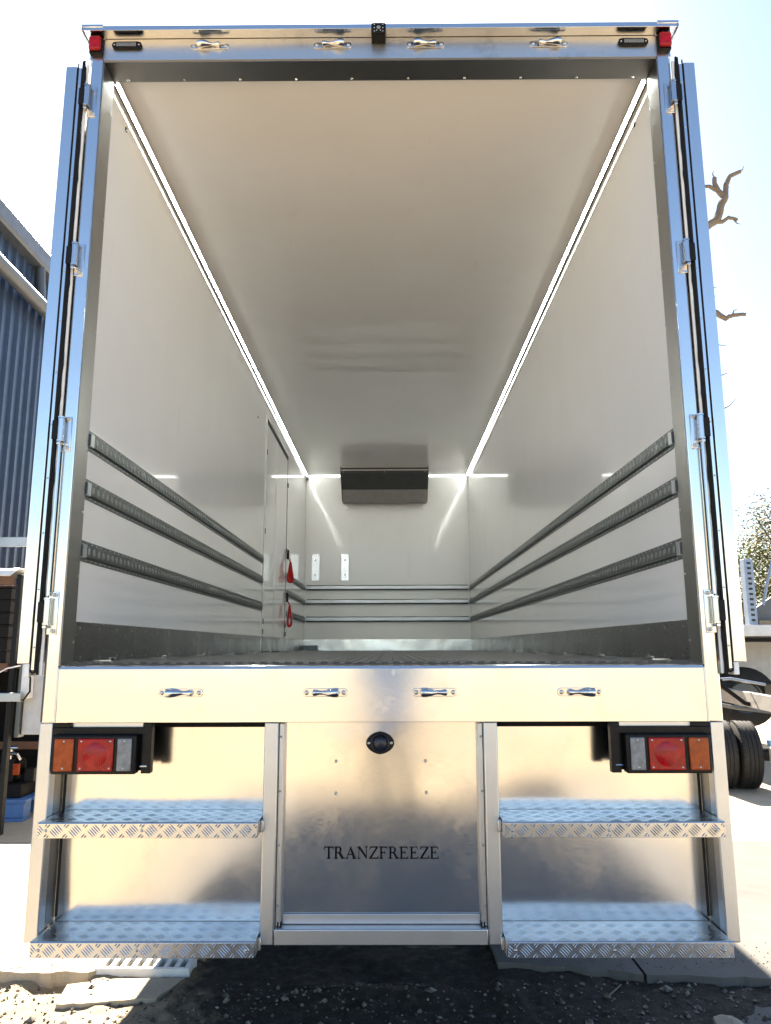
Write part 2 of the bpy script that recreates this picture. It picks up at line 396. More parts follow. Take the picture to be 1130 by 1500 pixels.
for s in (-1, 1):      # sealant beads in the corners
    MB().tube([(s*(XW-.002), YB-.002, 1.61), (s*(XW-.002), YB-.002, HI-.05)], .006, 6).build('sealant_bead', M['white_paint'], T, smooth=True)

# side door in the left wall
sd = MB()
sd.box(-XW-.002, -1.23, DY0+.002, DY0+.03, 1.4455, DZ-.001).box(-XW-.002, -1.23, DY1-.03, DY1-.002, 1.4455, DZ-.001).box(-XW-.002, -1.23, DY0+.03, DY1-.03, DZ-.04, DZ-.001).box(-1.222, -1.23, DY0+.03, DY1-.03, 1.4455, DZ-.04)
sdo = sd.build('side_door_frame', M['gap'], T)
tr = MB(); tr.box(-XW, -XW+.006, DY0-.05, DY0-.002, 1.62, DZ+.03).box(-XW, -XW+.006, DY0-.002, DY1+.03, DZ+.002, DZ+.03); tr.build('door_trim', M['white_paint'], sdo)
for a0, a1 in ((DY0+.034, DYM-.009), (DYM+.009, DY1-.034)):
    lf = MB().box(-XW-.003, -1.2205, a0, a1, 1.452, DZ-.045).build('side_door_leaf', M['grp'], T, bevel=.003)
    MB().box(-XW-.0028, -XW+.0005, a0+.004, a1-.004, 1.458, 1.60).build('kick_plate', M['alu_kick'], lf)
for y in (DY0+.01, DY1-.012):
    for z in (1.62, 1.72, 2.6, 3.4):
        MB().box(-XW-.0015, -XW+.012, y-.02, y+.02, z, z+.05).build('side_door_hinge', M['galv'], sdo, bevel=.002)

# kick plates (riveted)
def kick(s, y0, y1):
    b = MB(); b.prism([(s*XW, FL), (s*(XW-.0035), FL), (s*(XW-.0035), 1.598), (s*(XW-.002), 1.6), (s*XW, 1.6)], 'Y', y0, y1)
    k = b.build('kick_plate', M['alu_kick'], T)
    y = y0+.05
    while y < min(y1, 5.2):
        rivet((s*(XW-.0035), y, 1.575), (-s, 0, 0), k); rivet((s*(XW-.0035), y+.02, 1.462), (-s, 0, 0), k); y += .20
for y0, y1 in ((.121, 2.55), (2.553, DY0-.06)): kick(-1, y0, y1)
kick(-1, DY1+.04, YB-.002)
for y0, y1 in ((.121, 2.55), (2.553, 5.0), (5.003, YB-.002)): kick(1, y0, y1)
kb = MB().box(-XW+.004, XW-.004, YB-.004, YB-.0001, FL, 1.602).build('kick_plate', aluminium('bright_kick_plate', .2, colr=(.72, .73, .74), streak=(1, 1, 20), wave=.006, wsc=4, stain=.4), T)
for i in range(12): rivet((-1.12+i*.204, YB-.004, 1.575), (0, -1, 0), kb, .006, .003); rivet((-1.05+i*.204, YB-.004, 1.475), (0, -1, 0), kb, .006, .003)

# logistics rails
def rail_sections(place, a0, a1, zc, parent, slots=True, cap=None):
    # place(along, out, z): out = distance from the wall
    def pr(poly, u0, u1, mb):
        n = len(poly); vs_ = [place(u0, p[0], p[1]) for p in poly] + [place(u1, p[0], p[1]) for p in poly]
        mb.add(vs_, [tuple(range(n)), tuple(range(2*n-1, n-1, -1))] + [(i, (i+1) % n, n+(i+1) % n, n+i) for i in range(n)])
    b = MB()
    pr([(.0002, zc-.042), (.003, zc-.042), (.003, zc-.027), (.014, zc-.022), (.014, zc+.022), (.003, zc+.027), (.003, zc+.042), (.0002, zc+.042)], a0, a1, b)
    rl = b.build('logistics_rail', M['galv'], parent)
    if slots:
        sb = MB(); rb = MB(); u = a0+.06
        while u < a1-.03:
            n = 8; vs_ = []
            for k in range(n):
                t = 2*math.pi*k/n; vs_.append(place(u+.013*math.cos(t), .0141, zc+.018*math.sin(t)))
            for k in range(n):
                t = 2*math.pi*k/n; vs_.append(place(u+.006*math.cos(t), .0185, zc+.013*math.sin(t)))
            sb.add(vs_, [(k, (k+1) % n, n+(k+1) % n, n+k) for k in range(n)] + [tuple(range(n, 2*n))])
            for z in (zc-.034, zc+.034):
                vs_ = [place(u+.004*math.cos(1.26*k), .0031, z+.004*math.sin(1.26*k)) for k in range(5)] + [place(u, .006, z)]
                rb.add(vs_, [(k, (k+1) % 5, 5) for k in range(5)])
            u += .0508
        sb.build('rail_slot', M['galv_mid'], rl, kind='stuff'); rb.build('rail_rivet', M['screw'], rl, kind='stuff')
    if cap:
        b = MB(); pr([(.0032, zc-.030), (.0155, zc-.026), (.0155, zc+.026), (.0032, zc+.030)], a0+.001, a0+.035, b); b.build('rail_end_cap', M['galv_light'], rl)
    return rl
RZ = (2.333, 2.131, 1.880)
for zc in RZ:
    rail_sections(lambda u, o, z: (-XW+o, u, z), .124, DY0-.055, zc, T, True, True)
    rail_sections(lambda u, o, z: (-XW+o, u, z), DY1+.06, YB-.02, zc, T, True, True)
    rail_sections(lambda u, o, z: (XW-o, u, z), .124, YB-.02, zc, T, True, True)
    bk = MB().prism([(YB-.0006, zc-.018), (YB-.026, zc-.018), (YB-.030, zc-.014), (YB-.030, zc+.030), (YB-.026, zc+.034), (YB-.0006, zc+.034)], 'X', -XW+.024, XW-.024).build('front_wall_rail', M['galv_light'], T, bevel=.002)
    MB().box(-XW+.03, XW-.03, YB-.024, YB-.001, zc-.030, zc-.0185).build('rail_shadow_gap', M['gap'], bk)  # dark strip drawn in as the shadow gap below the rail
    MB().box(-XW+.03, XW-.03, YB-.012, YB-.001, zc+.0345, zc+.044).build('rail_lip', M['gap'], bk)

# ceiling fridge unit
ux0, ux1 = -.655, .588
prof = [(7.40, HI-.001), (7.40, HI-.022), (7.415, HI-.026), (7.415, HI-.040), (7.40, HI-.044), (7.40, HI-.066), (7.418, HI-.071), (7.418, HI-.085), (7.44, HI-.10), (7.68, 3.70), (7.78, 3.60), (7.80, 3.585), (YB-.001, 3.585), (YB-.001, HI-.001)]
un = MB().prism(prof, 'X', ux0, ux1).build('fridge_unit', M['unit_dark'], T, bevel=.003)
MB().prism([(7.655, 3.7175), (7.78, 3.594), (7.80, 3.580), (7.95, 3.580), (7.95, 3.570), (7.795, 3.570), (7.645, 3.712)], 'X', ux0+.012, ux1-.012).build('drain_tray', M['unit_grey'], un, bevel=.002)
for z in (HI-.012, HI-.055): MB().box(ux0+.01, ux1-.01, 7.390, 7.3999, z-.006, z+.006).build('trim_strip', M['galv_light'], un)
for xx in (-.61, -.035, .54): rivet((xx, 7.412, HI-.078), (0, -1, 0), un, .006, .008)
for xx in (-.60, .53): MB().cyl((xx, YB-.001, 3.50), (xx, YB-.03, 3.50), .02, n=10).build('drain_stub', M['white_plastic'], T)

# white plates on the front wall
for x0 in (-1.10, -.672):
    pl = MB().box(x0, x0+.112, YB-.008, YB-.0005, 2.44, 2.83).build('wall_plate', M['plate'], T, bevel=.002)
    for z in (2.53, 2.74): rivet((x0+.056, YB-.008, z), (0, -1, 0), pl, .014, .006)
MB().box(-XW+.012, -XW+.20, YB-.10, YB-.006, FL+.0005, FL+.075).build('drain_box', M['galv'], T, bevel=.004)
for s, y, z in ((-1, .31, 3.893), (1, .326, 3.916), (-1, 3.9, 3.62)):
    b = MB(); b.rev([(0, .004), (.010, .004), (.013, .001), (.013, 0)], (s*XW, y, z), (-s, 0, 0), 12); b.build('wall_plug', M['black'], T, smooth=True)

# floor lashing rings along the walls
for s in (-1, 1):
    for y in (.25, .95, 1.75, 2.6, 3.5, 4.3, 5.2, 6.2, 7.2):
        b = MB(); xx = s*(XW-.09)
        b.box(xx-.035, xx+.035, y-.05, y+.05, FL+.0004, FL+.005)
        b.tube([(xx-s*.02, y-.035, FL+.004), (xx-s*.02, y-.03, FL+.013), (xx-s*.02, y+.03, FL+.013), (xx-s*.02, y+.035, FL+.004)], .004, 6)
        b.build('lashing_ring', M['steel'], T)

# --- rear frame: posts, header, hood, sill
for s in (-1, 1):
    b = MB()
    # face with a chamfered outer corner
    b.prism([(s*1.192, 0), (s*1.238, 0), (s*1.251, .014), (s*1.251, .1115), (s*1.192, .1115)], 'Z', 1.2295, 4.0935)
    po = b.build('rear_post', M['alu_post'], T, bevel=.0025)
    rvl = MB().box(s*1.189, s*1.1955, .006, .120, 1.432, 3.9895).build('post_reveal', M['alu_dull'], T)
    z = 1.52
    while z < 3.95: rivet((s*1.189, .108, z), (-s, 0, 0), rvl, .006, .004); z += .255
    MB().box(s*1.187, s*1.1945, -.004, .0065, 1.2295, 1.424).build('weld_bead', M['alu_frame'], T)
hd = MB().box(-1.2515, 1.2515, .004, .10, 3.995, 4.0925).box(-1.188, 1.188, -.001, .0042, 3.990, 4.0915).build('header', aluminium('header_aluminium', .36, colr=(.72, .70, .67), streak=(1, 60, 60), wave=.0008, wsc=2.5, stain=.65), T)
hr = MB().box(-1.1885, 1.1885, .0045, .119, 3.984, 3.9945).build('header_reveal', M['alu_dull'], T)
for i in range(10): rivet((-1.12+i*.249, .108, 3.984), (0, 0, -1), hr, .006, .004)
MB().box(-1.2655, 1.2655, -.05, .10, 4.094, 4.104).box(-1.2655, 1.2655, -.053, -.0495, 4.090, 4.112).build('rain_hood', M['alu_post'], T, bevel=.001)
MB().box(-1.26, 1.26, .1005, 8.05, 4.072, 4.10).build('roof_skin', M['white_paint'], T)
for s in (-1, 1):
    MB().box(s*1.18, s*1.272, -.056, .06, 4.1045, 4.118).box(s*1.2665, s*1.272, -.056, .06, 4.085, 4.1045).build('hood_end_cap', M['alu_post'], T, bevel=.002)
    MB().box(s*1.246, s*1.2575, .12, 8.0, 1.235, 4.05).build('outer_skin', M['white_paint'], T)
    # upper red marker lamp
    h = MB().box(s*1.193, s*1.250, -.018, .003, 4.012, 4.089).build('marker_lamp', M['black'], T, bevel=.004)
    MB().box(s*1.196, s*1.247, -.036, -.0175, 4.018, 4.084).build('lamp_lens', M['lens_red'], h, bevel=.008, seg=3)
    # clear strip lamp beside it
    h = MB().prism([(s*1.155, 4.055), (s*1.15, 4.068), (s*1.135, 4.072), (s*1.045, 4.072), (s*1.03, 4.068), (s*1.025, 4.055), (s*1.03, 4.042), (s*1.045, 4.038), (s*1.135, 4.038), (s*1.15, 4.042)], 'Y', -.014, -.0005).build('strip_lamp', M['black'], T, bevel=.002)
    for i in range(10):
        MB().box(s*(1.050+i*.0085), s*(1.0565+i*.0085), -.018, -.0135, 4.046, 4.064).build('lamp_diode', M['lens_clear'], h, bevel=.0012)
    for xx in (1.037, 1.143): rivet((s*xx, -.014, 4.055), (0, -1, 0), h, .004, .003)
# reversing camera
rc = MB().box(-.035, .027, -.062, -.0015, 4.060, 4.110).build('reversing_camera', M['black'], T, bevel=.004)
MB().box(-.026, .018, -.05, -.002, 4.1105, 4.122).build('camera_bracket', M['black'], rc, bevel=.003)
for (dx, dz) in ((-.018, .016), (-.018, 0), (-.018, -.016), (.018, .016), (.018, 0), (.018, -.016), (-.008, -.012), (.008, -.012)):
    rivet((-.004+dx, -.062, 4.085+dz), (0, -1, 0), rc, .0028, .002, 'camera_diode')
b = MB(); b.rev([(0, .003), (.006, .0025), (.009, 0)], (-.004, -.062, 4.088), (0, -1, 0), 14); b.build('camera_glass', M['lens_clear'], rc, smooth=True)

sill = MB().prism([(-.006, 1.2295), (-.006, 1.420), (-.002, 1.430), (.010, 1.434), (.05, 1.434), (.05, 1.2295)], 'X', -1.186, 1.186).build('sill', M['alu_sill'], T, bevel=.0015)
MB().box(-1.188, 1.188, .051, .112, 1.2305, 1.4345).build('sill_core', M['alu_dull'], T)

def keeper(x, z, flip, y0):
    k = flip
    b = MB(); n = 10
    poly = [(x+k*(-.068 + .015*math.cos(math.pi/2+math.pi*i/n)), z+.015*math.sin(math.pi/2+math.pi*i/n)) for i in range(n+1)] + [(x+k*(.068+.015*math.cos(-math.pi/2+math.pi*i/n)), z+.015*math.sin(-math.pi/2+math.pi*i/n)) for i in range(n+1)]
    b.prism(poly, 'Y', y0-.006, y0-.0003)
    kp = b.build('latch_keeper', M['steel'], T, bevel=.0015)
    b = MB()
    b.tube([(x+k*u, y0-.014-o, z) for u, o in ((-.049, .0), (-.046, .003), (-.030, .005), (-.014, .004), (.004, .001), (.020, .0), (.034, .001), (.040, .0), (.042, -.002))], [.006, .0165, .0165, .013, .0075, .0075, .0115, .012, .008], 14)
    b.box(x+k*-.050, x+k*-.036, y0-.014, y0-.0058, z-.014, z+.014).box(x+k*.030, x+k*.043, y0-.014, y0-.0058, z-.012, z+.012)
    b.build('keeper_nose', M['steel'], kp, smooth=True, ang=50)
    for u in (-.068, .068):
        bb = MB(); bb.dome((x+k*u, y0-.006, z), (0, -1, 0), .0085, .005, 12); bb.build('bolt', M['screw'], kp, smooth=True)
for x, f in ((-.733, 1), (-.203, -1), (.197, 1), (.728, -1)):
    keeper(x, 1.335, f, -.006)
    keeper(x, 4.052, f, -.001)

# hinges on the posts, lock rods
for s in (-1, 1):
    for i, z in enumerate((3.80, 3.071, 2.335, 1.632)):
        low = i == 3
        xh = s*1.240
        b = MB()
        b.box(s*1.208, s*1.246, -.005, -.0003, z-.085, z+.055) if not low else b.box(s*1.208, s*1.246, -.005, -.0003, z-.085, z+.075)
        hg = b.build('hinge', M['steel'], T, bevel=.002)
        b = MB(); b.cyl((xh, -.022, z-.042), (xh, -.022, z+.042), .0125, n=16); b.cyl((xh, -.022, z+.043), (xh, -.022, z+.050), .0145, n=16); b.cyl((xh, -.022, z-.050), (xh, -.022, z-.043), .0145, n=16)
        b.build('hinge_barrel', M['steel'], hg, smooth=True)
        b = MB(); b.box(s*1.2415, s*1.275, -.027, -.012, z-.040, z+.036); b.build('hinge_strap', M['rubber'], hg, bevel=.002)
        b = MB(); b.prism([(s*1.226, -.0045), (s*1.238, -.03), (s*1.251, -.03), (s*1.252, -.0045)], 'Z', z-.062, z-.052); b.build('hinge_bracket', M['steel'], hg, bevel=.001)
        for dz in ((-.070,) if i < 2 else (.045, -.07) if i == 2 else (.062, -.072)):
            bb = MB(); bb.cyl((s*1.222, -.005, z+dz), (s*1.222, -.010, z+dz), .010, n=6); bb.dome((s*1.222, -.010, z+dz), (0, -1, 0), .007, .005, 10); bb.build('bolt', M['screw'], hg)
    b = MB(); b.cyl((s*1.243, -.02, 1.69), (s*1.243, -.02, 2.285), .006, n=10); b.build('hinge_rod', M['steel'], T, smooth=True)

# rear doors folded back along the sides
for s in (-1, 1):
    d = MB().box(s*1.283, s*1.341, .014, 1.19, 1.443, 3.955).build('rear_door', M['grp'], T)
    MB().prism([(s*1.300, -.004), (s*1.346, -.004), (s*1.349, .001), (s*1.349, .05), (s*1.3415, .05), (s*1.3415, .0138), (s*1.300, .0138)], 'Z', 1.4425, 3.957).build('door_edge_trim', M['alu_post'], d, bevel=.0015)
    MB().box(s*1.3, s*1.345, .0145, 1.192, 3.9555, 3.960).build('door_top_trim', M['alu_post'], d)
    b = MB(); pts = []; zz = 1.412
    b.tube([(s*1.2965, .002, 3.975), (s*1.2965, .002, 1.425), (s*1.2955, .002, 1.412), (s*1.288, .002, 1.406), (s*1.279, .002, 1.41), (s*1.2775, .002, 1.425), (s*1.276, .003, 3.985)], [.0035, .0035, .0045, .0045, .0045, .0065, .006], 8)
    b.build('door_seal', M['rubber'], d, smooth=True)
    st = MB().box(s*1.2815, s*1.2938, -.001, .0138, 1.418, 3.953).build('seal_retainer', M['alu_post'], d, bevel=.001)
    z = 1.50
    while z < 3.9: rivet((s*1.2877, -.001, z), (0, -1, 0), st, .004, .003); z += .215
    b = MB(); n = 60
    prof_ = []
    for i in range(n+1):
        z = 1.40 + (3.99-1.40)*i/n; w_ = .0035*math.sin(i*1.7)+.002*math.sin(i*.61)
        prof_.append((s*(1.2705+w_*.6), .004, z))
    b.tube(prof_, [.0055+.0012*math.sin(i*2.3) for i in range(n+1)], 7); b.build('door_fin_seal', M['rubber'], d, smooth=True)
    MB().box(s*1.2535, s*1.266, .006, .0138, 1.40, 3.975).build('hinge_edge_strip', M['white_paint'], d, bevel=.002)
    MB().box(s*1.30, s*1.32, .0, .05, 1.395, 1.4415).build('door_foot_block', M['white_plastic'], d, bevel=.003)

# --- rear lower bay: legs, posts, panels
ZT = 1.2288
def hollow_leg(name, x0, x1, z0, z1, y0=.006, y1=.058):
    return MB().box(x0, x1, y0, y1, z0, z1).build(name, M['alu_frame'], T, bevel=.005, seg=3)
for s in (-1, 1):
    lg = hollow_leg('frame_leg', s*1.198, s*1.248, .486, ZT)
    MB().box(s*1.199, s*1.2465, .0585, .138, .488, ZT).build('leg_side_plate', M['alu_dull'], T)
    hollow_leg('frame_post', s*.374, s*.424, .478, ZT, .004, .056)
MB().box(-.3735, .3735, .004, .058, .478, .531).build('bottom_beam', M['alu_frame'], T, bevel=.004)

def warped(x0, x1, y, z0, z1, t, amp, seed, nx=40, nz=36, edge=.10):
    b = MB(); vs_ = []
    for j in range(nz+1):
        for i in range(nx+1):
            u, v = i/nx, j/nz; x = x0+(x1-x0)*u; z = z0+(z1-z0)*v
            w = min(1, u/edge, (1-u)/edge, v/edge, (1-v)/edge); w = w*w*(3-2*w)
            d = amp*w*(noise.noise(Vector((x*2.3+seed, z*2.6, seed)))*.8 + noise.noise(Vector((x*5+seed, z*5, seed*2)))*.25)
            vs_.append((x, y - d, z))
    fs = [(j*(nx+1)+i, j*(nx+1)+i+1, (j+1)*(nx+1)+i+1, (j+1)*(nx+1)+i) for j in range(nz) for i in range(nx)]
    b.add(vs_, fs)
    n0 = len(b.v); b.add([(x0, y+.001, z0), (x1, y+.001, z0), (x1, y+.001, z1), (x0, y+.001, z1), (x0, y+t, z0), (x1, y+t, z0), (x1, y+t, z1), (x0, y+t, z1)], [(4, 7, 6, 5), (0, 1, 5, 4), (1, 2, 6, 5), (2, 3, 7, 6), (3, 0, 4, 7)])
    return b
for s in (-1, 1):
    x0, x1 = sorted((s*.4245, s*1.1975))
    pn = warped(x0, x1, .135, .488, ZT, .004, .0035, 3.1+s).build('bay_panel', M['alu_panel'], T, smooth=True, fix=False)
    MB().box(s*1.188, s*1.1975, .1335, .1348, .53, 1.22).build('panel_gap', M['gap'], pn)
cp = warped(-.373, .373, .060, .532, ZT, .004, .0040, 8.4).build('centre_panel', M['alu_panel'], T, smooth=True, fix=False)
for s in (-1, 1):
    ch = MB().box(s*.353, s*.3722, .030, .0592, .5335, 1.222).box(s*.3555, s*.360, .022, .0305, .5335, 1.222).build('panel_channel', M['alu_frame'], T, bevel=.001)
    for z in (1.175, .985, .80, .60): rivet((s*.3665, .030, z), (0, -1, 0), ch, .0045, .004)
    MB().box(s*.352, s*.366, .026, .048, .5325, .546).build('rubber_stop', M['rubber'], ch)
MB().box(-.351, .351, .050, .0565, .5325, .565).build('panel_flange', M['alu_frame'], T, bevel=.002)
for x, z in ((-.166, 1.085), (.164, 1.085), (.165, .975), (-.166, .972)): rivet((x, .0585, z), (0, -1, 0), cp, .006, .004)

# parking sensor / buzzer with diamond flange
sx_, sz_ = -.003, 1.150
poly = []
for i in range(32):
    t = 2*math.pi*i/32; c, s_ = math.cos(t), math.sin(t)
    r_ = max(.030, .052*abs(c)**6 + .0)
    poly.append((sx_+c*r_*1.0, sz_+s_*max(.036, 0)*(1 if abs(c) < .8 else .35)))
poly = [(sx_+.052*math.copysign(abs(math.cos(t))**1.25, math.cos(t)), sz_+.040*math.copysign(abs(math.sin(t))**1.0, math.sin(t))) for t in [2*math.pi*i/32 for i in range(32)]]
bz = MB().prism(poly, 'Y', .046, .0588).build('reverse_buzzer', M['black'], T, bevel=.003)
b = MB(); b.rev([(0, .012), (.014, .0115), (.024, .006), (.027, .0), (.030, .004), (.033, .002), (.034, -.002)], (sx_, .046, sz_), (0, -1, 0), 24); b.build('buzzer_cap', plain('dark_blue_plastic', (.014, .018, .03), .28), bz, smooth=True)
for dx in (-.041, .041): rivet((sx_+dx, .046, sz_), (0, -1, 0), bz, .0065, .004)

# lettering
def letter_polys(ch):
    P = []
    def q(*p): P.append(list(p))
    def rect(x0, y0, x1, y1): q((x0, y0), (x1, y0), (x1, y1), (x0, y1))
    ST, TH = .155, .05
    def stem(x, top=True, bot=True):
        rect(x, 0, x+ST, 1)
        if bot: rect(x-.10, 0, x+ST+.10, .035)
        if top: rect(x-.10, .965, x+ST+.10, 1)
    def arm(x0, x1, y, up_, ht=.17):     # thin horizontal with a bracketed tip
        rect(x0, y, x1, y+TH)
        if up_: q((x1-.09, y+TH), (x1-.03, y+ht), (x1+.0, y+ht+.03), (x1, y), (x1-.10, y))
        else: q((x1-.09, y), (x1-.10, y+TH), (x1, y+TH), (x1, y-ht+.02), (x1-.03, y-ht+.03))
    if ch == 'T':
        w = .92; stem(.385, top=False); rect(.03, .95, .89, 1); q((.03, 1), (.03, .76), (.06, .76), (.12, .95), (.12, 1)); q((.89, 1), (.80, 1), (.80, .95), (.86, .76), (.89, .76))
    elif ch in 'RF' or ch == 'E':
        x = .12
        stem(x)
        if ch == 'R':
            w = 1.0; cx_, cy_ = .40, .735; n = 14; out = []; inn = []
            for i in range(n+1):
                t = math.pi/2 - math.pi*i/n; out.append((cx_+.30*math.cos(t), cy_+.265*math.sin(t))); inn.append((cx_+.145*math.cos(t), cy_+.215*math.sin(t)))
            for i in range(n): q(out[i], inn[i], inn[i+1], out[i+1])
            rect(x+ST, .95, cx_, 1); rect(x+ST, .47, cx_, .52)
            q((.42, .49), (.60, .49), (.90, .035), (.70, .035)); rect(.66, 0, .99, .035)
        else:
            w = .84 if ch == 'F' else .92
            arm(x+ST, .74, .95, False); rect(x+ST, .49, .55, .49+TH); q((.55, .37), (.55, .66), (.52, .66), (.49, .54), (.49, .49), (.52, .37))
            if ch == 'E': arm(x+ST, .80, 0, True)
    elif ch == 'A':
        w = 1.08; q((.14, .03), (.20, .03), (.545, .86), (.515, 1.0)); q((.515, 1.0), (.565, 1.0), (.965, .03), (.775, .03), (.49, .80)); rect(.27, .33, .72, .375); rect(.02, 0, .33, .035); rect(.67, 0, 1.05, .035)
    elif ch == 'N':
        w = 1.10; rect(.17, .03, .225, .93); rect(.85, 0, .905, 1); q((.10, 1), (.30, 1), (.905, .16), (.905, 0), (.87, 0)); rect(.05, .965, .28, 1); rect(.06, 0, .335, .035); rect(.74, .965, 1.02, 1)
    elif ch == 'Z':
        w = .92; rect(.10, .95, .84, 1); q((.08, 1), (.06, .76), (.09, .76), (.16, .95), (.16, 1)); q((.84, .97), (.66, .95), (.04, .03), (.22, .05)); rect(.04, 0, .84, .05); q((.76, .05), (.84, .24), (.87, .24), (.85, 0), (.76, 0))
    return P, w
txt = 'TRANZFREEZE'; cap = .0398; tot = sum(letter_polys(c)[1] for c in txt)*cap; xx = .002 - tot/2
for c in txt:
    P, w = letter_polys(c); b = MB()
    for i, pl in enumerate(P): b.prism([(xx+p[0]*cap, .748+p[1]*cap) for p in pl], 'Y', .0545-.00002*i, .0562)
    b.build('letter', M['black_vinyl'], cp); xx += w*cap

# --- tread plate steps
def tread_bar(mb, c, u, v, n_, L, Wd, Hh):
    c, u, v, n_ = Vector(c), Vector(u), Vector(v), Vector(n_)
    vs_ = [c-u*L/2, c-u*L*.22-v*Wd/2, c+u*L*.22-v*Wd/2, c+u*L/2, c+u*L*.22+v*Wd/2, c-u*L*.22+v*Wd/2, c-u*L*.25+n_*Hh, c+u*L*.25+n_*Hh]
    mb.add(vs_, [(0, 1, 6), (1, 2, 7, 6), (2, 3, 7), (3, 4, 7), (4, 5, 6, 7), (5, 0, 6)])
def tread_face(mb, org, ex, ey, n_, w, h, off, hgt=.0019):
    org, ex, ey, n_ = Vector(org), Vector(ex), Vector(ey), Vector(n_); g = .066
    cells = [(i*g, j*g+off, 1) for i in range(-1, int(w/g)+2) for j in range(-1, int(h/g)+2)] + [(i*g+g/2, j*g+g/2+off, -1) for i in range(-2, int(w/g)+2) for j in range(-2, int(h/g)+2)]
    for cx_, cy_, sgn in cells:
        u = Vector((.7071, -.7071*sgn)); v = Vector((.7071*sgn, .7071))
        for k in range(-2, 3):
            L = .0385; c = Vector((cx_, cy_)) + v*k*.0078; a, b_ = -L/2, L/2
            for ax in (0, 1):
                lim = (.0012, (w, h)[ax]-.0012)
                t0, t1 = sorted(((lim[0]-c[ax])/u[ax], (lim[1]-c[ax])/u[ax])); a = max(a, t0); b_ = min(b_, t1)
            if b_-a < .005: continue
            m_ = c+u*(a+b_)/2
            tread_bar(mb, org+ex*m_.x+ey*m_.y, ex*u.x+ey*u.y, ex*v.x+ey*v.y, n_, b_-a, .0046, hgt)
SX0, SX1 = -1.1945, -.428
def make_step(zt, yf, off):
    b = MB(); b.prism([(yf, zt-.052), (yf, zt-.004), (yf+.004, zt), (.132, zt), (.132, zt-.004), (yf+.006, zt-.004), (yf+.004, zt-.052)], 'X', SX0, SX1)
    st = b.build('step', M['alu_tread'], T, bevel=.001)
    tp = MB()
    tread_face(tp, (SX0, yf, zt-.052), (1, 0, 0), (0, 0, 1), (0, -1, 0), SX1-SX0, .048, .024)
    tread_face(tp, (SX0, yf+.004, zt), (1, 0, 0), (0, 1, 0), (0, 0, 1), SX1-SX0, .128-yf, .012, .0005)
    tpo = tp.build('tread_pattern', M['alu_tread'], st, kind='stuff', fix=False)
    caps = []
    for x in (SX0, SX1):
        dx = .004 if x == SX0 else -.004
        c = MB().prism([(yf+.0045, zt-.051), (yf+.0045, zt-.0045), (.13, zt-.0045), (.13, zt-.03), (.01, zt-.051)], 'X', x+dx*.1, x+dx).build('step_end_plate', M['alu_frame'], st); caps.append(c)
    br = MB().box(SX1+.0002, SX1+.012, -.012, .0035, zt-.046, zt-.006).build('weld_bracket', M['alu_frame'], st, bevel=.003)
    for x in (-1.165, -.83, -.458): rivet((x, yf, zt-.027), (0, -1, 0), st, .006, .0045, 'screw')
    return st
steps = [make_step(.900, -.068, -.008), make_step(.514, -.058, .006)]
for st in steps:       # right-hand copies
    sc_ = Vector((st.location.x + .0025 - 2*.0, 0, 0))
    o = st.copy(); col.objects.link(o); o.parent = T; o.location = st.location.copy(); o.location.x = -st.location.x - .001
    for chd in [c for c in bpy.data.objects if c.parent == st]:
        d = chd.copy(); col.objects.link(d); d.parent = o; d.location = chd.location.copy()
        if chd.name.startswith('weld'): d.location.x = -d.location.x

# --- tail lamps
for s in (-1, 1):
    def X(a): return s*a
    br = MB().box(X(1.196), X(.845), -.005, .03, 1.188, 1.2125).box(X(.832), X(.866), -.004, .03, 1.052, 1.2275).box(X(1.196), X(1.13), -.004, .03, 1.2125, 1.2275).box(X(1.19), X(.866), .012, .03, 1.06, 1.188).build('lamp_bracket', M['black'], T, bevel=.002)
    MB().box(X(1.129), X(.868), .012, .02, 1.2135, 1.2275).build('bracket_strip', M['alu_frame'], br)
    hs = MB().box(X(1.180), X(.876), -.036, .0115, 1.054, 1.189).build('tail_lamp', M['black'], T, bevel=.006, seg=3)
    for nm, a, b_, mt in (('amber_lens', 1.168, 1.098, 'lens_amber'), ('red_lens', 1.083, .955, 'lens_red'), ('clear_lens', .942, .890, 'lens_clear')):
        ln = MB().box(X(a), X(b_), -.044, -.0355, 1.066, 1.178).build(nm, M[mt], hs, bevel=.007, seg=3)
        for xx_ in ((a-.012, b_+.012) if nm == 'red_lens' else ((a+b_)/2,)):
            for z in (1.076, 1.169): rivet((X(xx_), -.0435, z), (0, -1, 0), ln, .0042, .003, 'screw')
    b = MB(); b.rev([(0, .006), (.018, .0055), (.034, .003), (.044, .0)], (X(1.019), -.0438, 1.122), (0, -1, 0), 24); b.build('lens_dome', M['lens_red'], hs, smooth=True)
    MB().cyl((X(.872), -.002, 1.078), (X(.845), -.002, 1.078), .004, n=8).build('bracket_bolt', M['steel'], br)

